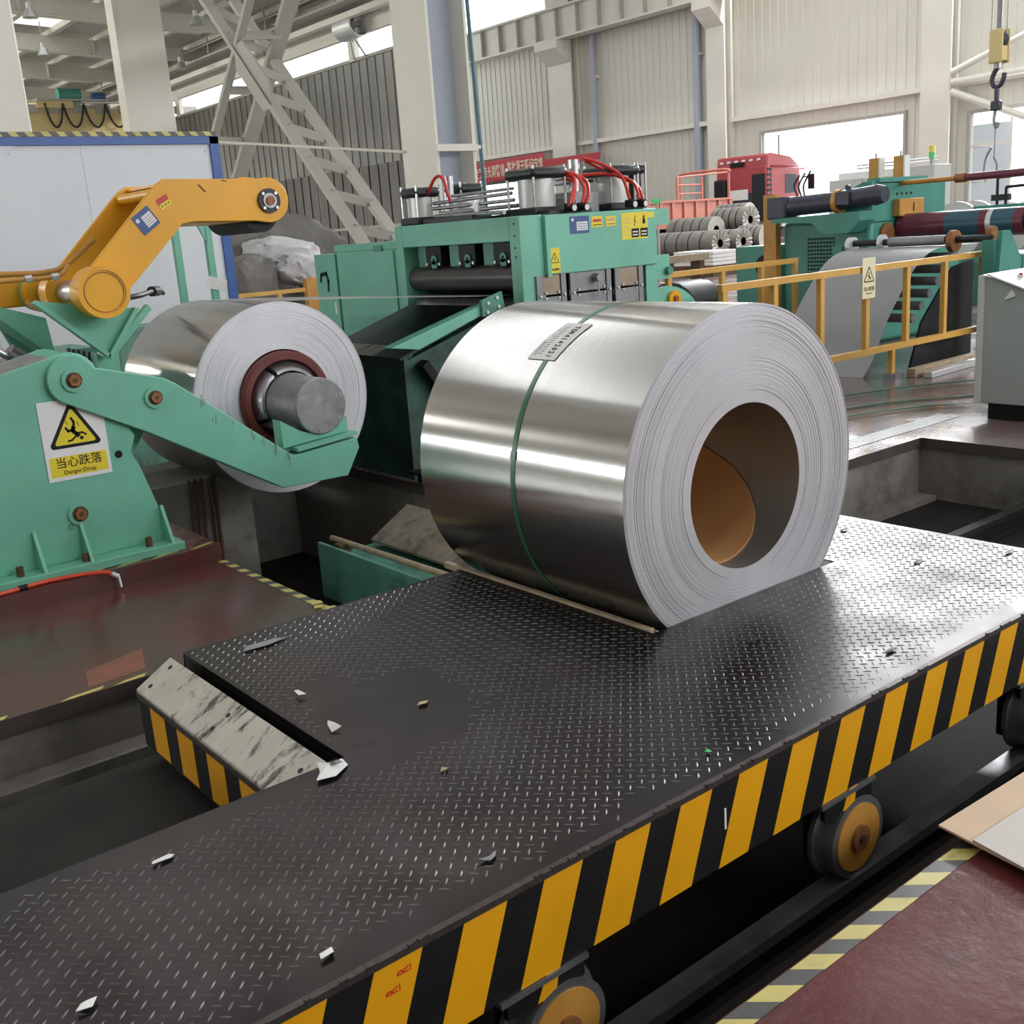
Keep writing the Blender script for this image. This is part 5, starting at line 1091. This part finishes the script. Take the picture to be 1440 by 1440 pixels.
P('valve', bx(14.45, 14.55, 7.45, 7.68, 1.55, 1.63), 'black_metal', t); P('valve', bx(14.4, 14.6, 6.2, 7.9, 1.40, 1.5), 'teal', t)
hk = thing('crane_hook', 'crane hook block with chain hanging on wires at top right', 'crane hook', (14, 7.42, 2.2))
for dy in (-.10, -.02, .02, .10): P('wire_rope', cy((14, 7.42 + dy, 3.55), (14, 7.42 + dy * 1.4, 15), .008 if abs(dy) > .05 else .018, 6), 'steel_dark', hk)
P('block_cheek', bx(13.9, 13.93, 7.32, 7.50, 3.22, 3.62), 'crane_yellow', hk, bevel=.02); P('block_cheek', bx(14.07, 14.10, 7.32, 7.50, 3.22, 3.62), 'crane_yellow', hk, bevel=.02); P('sheave', cy((13.93, 7.41, 3.50), (14.07, 7.41, 3.50), .085, 20), 'navy', hk); P('block_body', bx(13.92, 14.08, 7.34, 7.49, 3.25, 3.42), 'crane_yellow', hk); P('swivel', cy((14, 7.42, 3.16), (14, 7.42, 3.26), .05, 14), 'steel_dark', hk)
P('hook', tb([(14, 7.42, 3.18), (14, 7.47, 3.10), (14, 7.49, 3.02), (14, 7.45, 2.95), (14, 7.38, 2.96), (14, 7.34, 3.03), (14, 7.33, 3.10)], .030, 10), 'navy', hk)
P('shackle', cy((14, 7.42, 2.78), (14, 7.42, 2.95), .03, 10), 'navy', hk); P('coupler', bx(13.95, 14.05, 7.36, 7.48, 2.66, 2.78), 'navy', hk, bevel=.02); P('lower_hook', tb([(14, 7.43, 2.66), (14, 7.44, 2.55), (14, 7.41, 2.46), (14, 7.38, 2.52)], .022, 8), 'steel_dark', hk)
P('sling_rope', tb([(14, 7.42, 2.46), (14, 7.42, 2.3), (14, 7.42, 2.08)], .010, 6), 'steel_dark', hk); P('sling_ring', tb([(14, 7.46, 2.22), (14, 7.53, 2.1), (14, 7.55, 1.95), (14, 7.52, 1.8)], .012, 6), 'steel_dark', hk); P('sling_tail', tb([(14, 7.43, 2.1), (14, 7.38, 2.0), (14, 7.40, 1.88), (14, 7.44, 1.86)], .012, 6), 'steel_dark', hk)

# ================================================================== TRUCKS AND STORED COILS
tk = thing('truck', 'red truck cab seen from behind in front of the open door', 'truck', (37.3, 29.7, 0))
P('cab_back', bx(36.0, 36.25, 28.4, 31.0, 1.25, 3.45), 'truck_red', tk, bevel=.08); P('cab_body', bx(36.25, 38.2, 28.42, 30.98, 1.25, 3.35), 'truck_red', tk, bevel=.08)
P('roof_fairing', pz([(36.0, 3.35), (38.3, 3.30), (37.6, 3.72), (36.4, 3.88), (36.05, 3.85)], 'Y', 28.42, 30.98), 'truck_red', tk, bevel=.08); P('sun_visor', bx(37.8, 38.6, 28.5, 30.9, 3.2, 3.28), 'truck_red', tk)
P('back_shield', bx(35.95, 36.0, 28.45, 29.1, 1.3, 3.1), 'black_metal', tk); P('back_shield', bx(35.96, 36.0, 29.1, 30.9, 1.3, 2.4), 'navy', tk)
P('number_board', bx(35.93, 35.96, 29.3, 30.2, 2.15, 2.55), 'paper', tk); P('air_tank', bx(35.7, 36.0, 30.3, 30.9, 1.9, 3.0), 'black', tk, bevel=.08)
for k in range(6): P('roof_light', bx(35.96, 36.0, 28.7 + k * .38, 28.85 + k * .38, 3.62, 3.70), 'paper', tk)
P('roof_emblem', bx(35.95, 36.0, 29.5, 30.2, 3.45, 3.62), 'black', tk)
for k in range(8): P('side_fin', bx(36.05, 36.3, 28.38, 28.42, 1.8 + k * .2, 1.9 + k * .2), 'black', tk)
P('side_window', bx(37.2, 37.9, 28.40, 28.43, 2.3, 3.05), 'glass', tk, bevel=.03); P('mirror', bx(38.5, 38.6, 28.0, 28.3, 2.4, 3.0), 'black', tk, bevel=.03); P('mirror_arm', cy((38.3, 28.42, 2.9), (38.55, 28.15, 2.9), .03, 6), 'black', tk)
for y in (28.6, 30.6): P('wheel', cy((37.3, y - .15, .5), (37.3, y + .15, .5), .5, 24), 'rubber', tk)
P('chassis', bx(33.0, 38, 29.2, 30.2, .6, 1.25), 'black_metal', tk)
fb_ = thing('flatbed_trailer', 'faded red flatbed with drop sides and a tubular headboard', 'trailer', (30.6, 28.6, 0))
P('bed_floor', bx(27.4, 32.8, 27.5, 30.0, 1.30, 1.42), 'bed_red', fb_); P('side_board', bx(27.4, 30.0, 27.46, 27.5, 1.42, 2.22), 'bed_red', fb_); P('side_board', bx(30.06, 32.8, 27.46, 27.5, 1.42, 2.22), 'bed_red', fb_); P('side_sill', bx(27.4, 32.8, 27.40, 27.5, 1.28, 1.44), 'bed_red', fb_)
for k in range(9): P('board_rib', bx(27.6 + k * .62, 27.7 + k * .62, 27.40, 27.46, 1.45, 2.2), 'bed_red', fb_)
P('top_lip', bx(27.4, 32.8, 27.38, 27.5, 2.17, 2.24), 'bed_red', fb_)
for (y) in (27.55, 29.95): P('headboard_post', cy((32.7, y, 1.4), (32.7, y, 3.15), .05, 10), 'bed_red', fb_)
P('headboard_rail', tb([(32.7, 27.55, 3.1), (32.7, 27.7, 3.25), (32.7, 29.8, 3.25), (32.7, 29.95, 3.1)], .05, 10), 'bed_red', fb_)
for x in (29.9, 31.2): P('ladder_post', cy((x, 27.55, 2.2), (x, 27.55, 3.0), .05, 8), 'bed_red', fb_)
for z in (2.45, 2.75, 3.02): P('ladder_rung', cy((29.9, 27.55, z), (31.2 if z < 3 else 32.7, 27.55, z if z < 3 else 3.15), .03, 8), 'bed_red', fb_)
for x in (28.2, 29.4): P('wheel', cy((x, 27.6, .5), (x, 28.0, .5), .5, 20), 'rubber', fb_)
P('chassis', bx(27.4, 32.8, 28.2, 29.3, .6, 1.3), 'black_metal', fb_)
for x in (29.8, 32.0): P('support_leg', bx(x, x + .2, 28.0, 28.2, 0, 1.3), 'black_metal', fb_)
def wcoil(label, x, y, z, R, L_, wrapped, r_in=.13):
    t = thing('wrapped_coil', label, 'steel coil', (x, y + L_ / 2, z - R), 'stored coils before the trucks')
    P('body', latheY(B(), [(R, y), (R, y + L_)], x, z, 40, True), 'wrap_dark', t)
    if wrapped:
        bm = B(); n = 36; ro = []; ri = []
        for i in range(n):
            a = 2 * PI * i / n; k = .02 if i % 2 else -.01
            ro.append(bm.verts.new((x + (R + .012) * math.cos(a), y - k, z + (R + .012) * math.sin(a)))); ri.append(bm.verts.new((x + r_in * math.cos(a), y + .03 - k, z + r_in * math.sin(a))))
        for i in range(n): bm.faces.new((ro[i], ro[(i + 1) % n], ri[(i + 1) % n], ri[i]))
        P('pleated_end', bm, 'wrap', t)
        for i in range(0, n, 3):
            a = 2 * PI * (i + .5) / n; P('pleat', br((x + R * .95 * math.cos(a), y - .022, z + R * .95 * math.sin(a)), (x + r_in * 1.2 * math.cos(a + .12), y - .005, z + r_in * 1.2 * math.sin(a + .12)), .022, .012, (0, 1, 0)), 'wrap_dark', t)
    else:
        P('end_face', latheY(B(), [(R, y), (r_in, y)], x, z, 40), 'wrap', t)
    P('bore', latheY(B(), [(r_in, y + .03), (r_in, y + L_)], x, z, 24), 'black', t); P('far_end', latheY(B(), [(R, y + L_), (r_in, y + L_)], x, z, 32), 'wrap', t)
    for k in range(4): P('band', latheY(B(), [(R + .004, y + L_ * (.2 + .2 * k)), (R + .004, y + L_ * (.2 + .2 * k) + .04)], x, z, 40), 'black', t)
    return t
wcoil('front pleat-wrapped coil with white fan-folded end, left of the teal stand', 26, 22.25, .80, .40, 2.4, True)
wcoil('second pleat-wrapped coil right beside the front one', 26.9, 22.1, .80, .38, 1.8, True)
wcoil('plain-ended coil lying behind the front pleat-wrapped coil', 27.5, 23.7, 1.18, .42, 1.8, False)
wcoil('pleat-wrapped coil on the upper layer under the truck cab', 28.6, 23.2, 1.42, .42, 1.4, True)
wcoil('small coil with open bore on top, just below the truck cab', 30.5, 24.8, 1.62, .36, 1.3, False, .1)
wcoil('grey coil partly hidden behind the orange corner post', 28.0, 22.1, .85, .40, 1.0, False)
t = tag(P('timber_cradle', bx(25.4, 31.2, 22.4, 25.8, 0, .36), 'rust_dark'), 'dark timber cradle under the stored coils', 'cradle')
o = P('cradle_step', bx(27.4, 31.2, 23.3, 26.2, .36, .74), 'rust_dark', t); P('cradle_step', bx(28.15, 29.3, 23.25, 24.6, .74, 1.0), 'rust_dark', t); P('cradle_step', bx(29.9, 31.2, 24.7, 26.2, .74, 1.25), 'rust_dark', t)
for k in range(2):
    t = thing('white_package', ['low white package left of the front wrapped coil', 'stacked pale slabs beside the low white package'][k], 'package', (23.6, 21.6 - k * .8, 0), 'white packages')
    y = 20.9 - k * .75
    P('pallet', bx(23.2, 24.2, y, y + .72, 0, .30), 'rust_dark', t)
    for j in range(4): P('slab', bx(23.22, 24.18, y + .01, y + .71, .30 + j * .10, .39 + j * .10), 'paper', t, bevel=.01)
tag(P('exit_sign', bx(20.86, 20.92, 19.86, 20.14, 2.02, 2.14), 'beacon_g'), 'small green exit sign above the flatbed rail end', 'sign')
t = thing('exit_post', 'thin grey post carrying the small green exit sign', 'post', (20.9, 20.0, 0)); P('post', cy((20.95, 20.0, 0), (20.95, 20.0, 2.02), .03, 8), 'frame_dk', t); P('foot', bx(20.8, 21.1, 19.85, 20.15, 0, .03), 'frame_dk', t)
# banner
bn = thing('banner', 'red slogan banner with pale characters on the far wall', 'banner', (41.8, 51.5, 4.4))
P('cloth', pz([(55.0, 4.45), (47.95, 4.62), (47.95, 5.68), (55.0, 5.62)], 'X', 41.30, 41.32), 'banner', bn)
text('slogan', '安全来自长期警惕', .72, (41.29, 54.85, 4.78), (0, -1, 0), (0, 0, 1), 'cream_text', bn, bold=.012, sx=.58); text('slogan', '事故源于瞬间麻痹', .72, (41.29, 51.3, 4.86), (0, -1, 0), (0, 0, 1), 'cream_text', bn, bold=.012, sx=.56)
P('lower_cloth', pz([(47.5, 4.9), (43.0, 4.9), (43.0, 5.25), (47.5, 5.25)], 'X', 40.9, 40.92), 'banner', bn)
t = thing('teal_pipe', 'thin teal pipe running down beside the grey column', 'pipe', (12.2, 15.3, 0)); P('pipe', cy((11.93, 15.4, 0), (11.71, 15.4, 8.25), .035, 10), 'sleeve_blue', t); P('clip', bx(11.6, 11.9, 15.37, 15.43, 3.0, 3.06), 'frame', t)
# ------------------------------------------------------------------ cardboard sheets, lower right
t = thing('cardboard_sheet', 'brown cardboard sheet lying half over the floor tape at lower right', 'cardboard', (2.9, 1.2, .02))
f = Face((2.355, 1.285, .030), (.954, .30, 0), (.30, -.954, 0))
P('board', pz([(2.38, 1.338), (2.364, 1.236), (2.30, .80), (3.6, .62), (3.9, 1.31), (2.795, 1.318)], 'Z', .028, .034), 'cardboard_pale', t)
t2 = thing('cardboard_sheet', 'grey-white cardboard sheet on top of the brown one at lower right', 'cardboard', (3.0, 1.0, .04)); P('board', pz([(2.367, 1.236), (2.28, .80), (3.4, .4), (3.7, 1.19), (2.613, 1.224)], 'Z', .0345, .040), G.setdefault('board_grey', mat('grey_board', (.42, .38, .34), .6, var=.06)), t2)
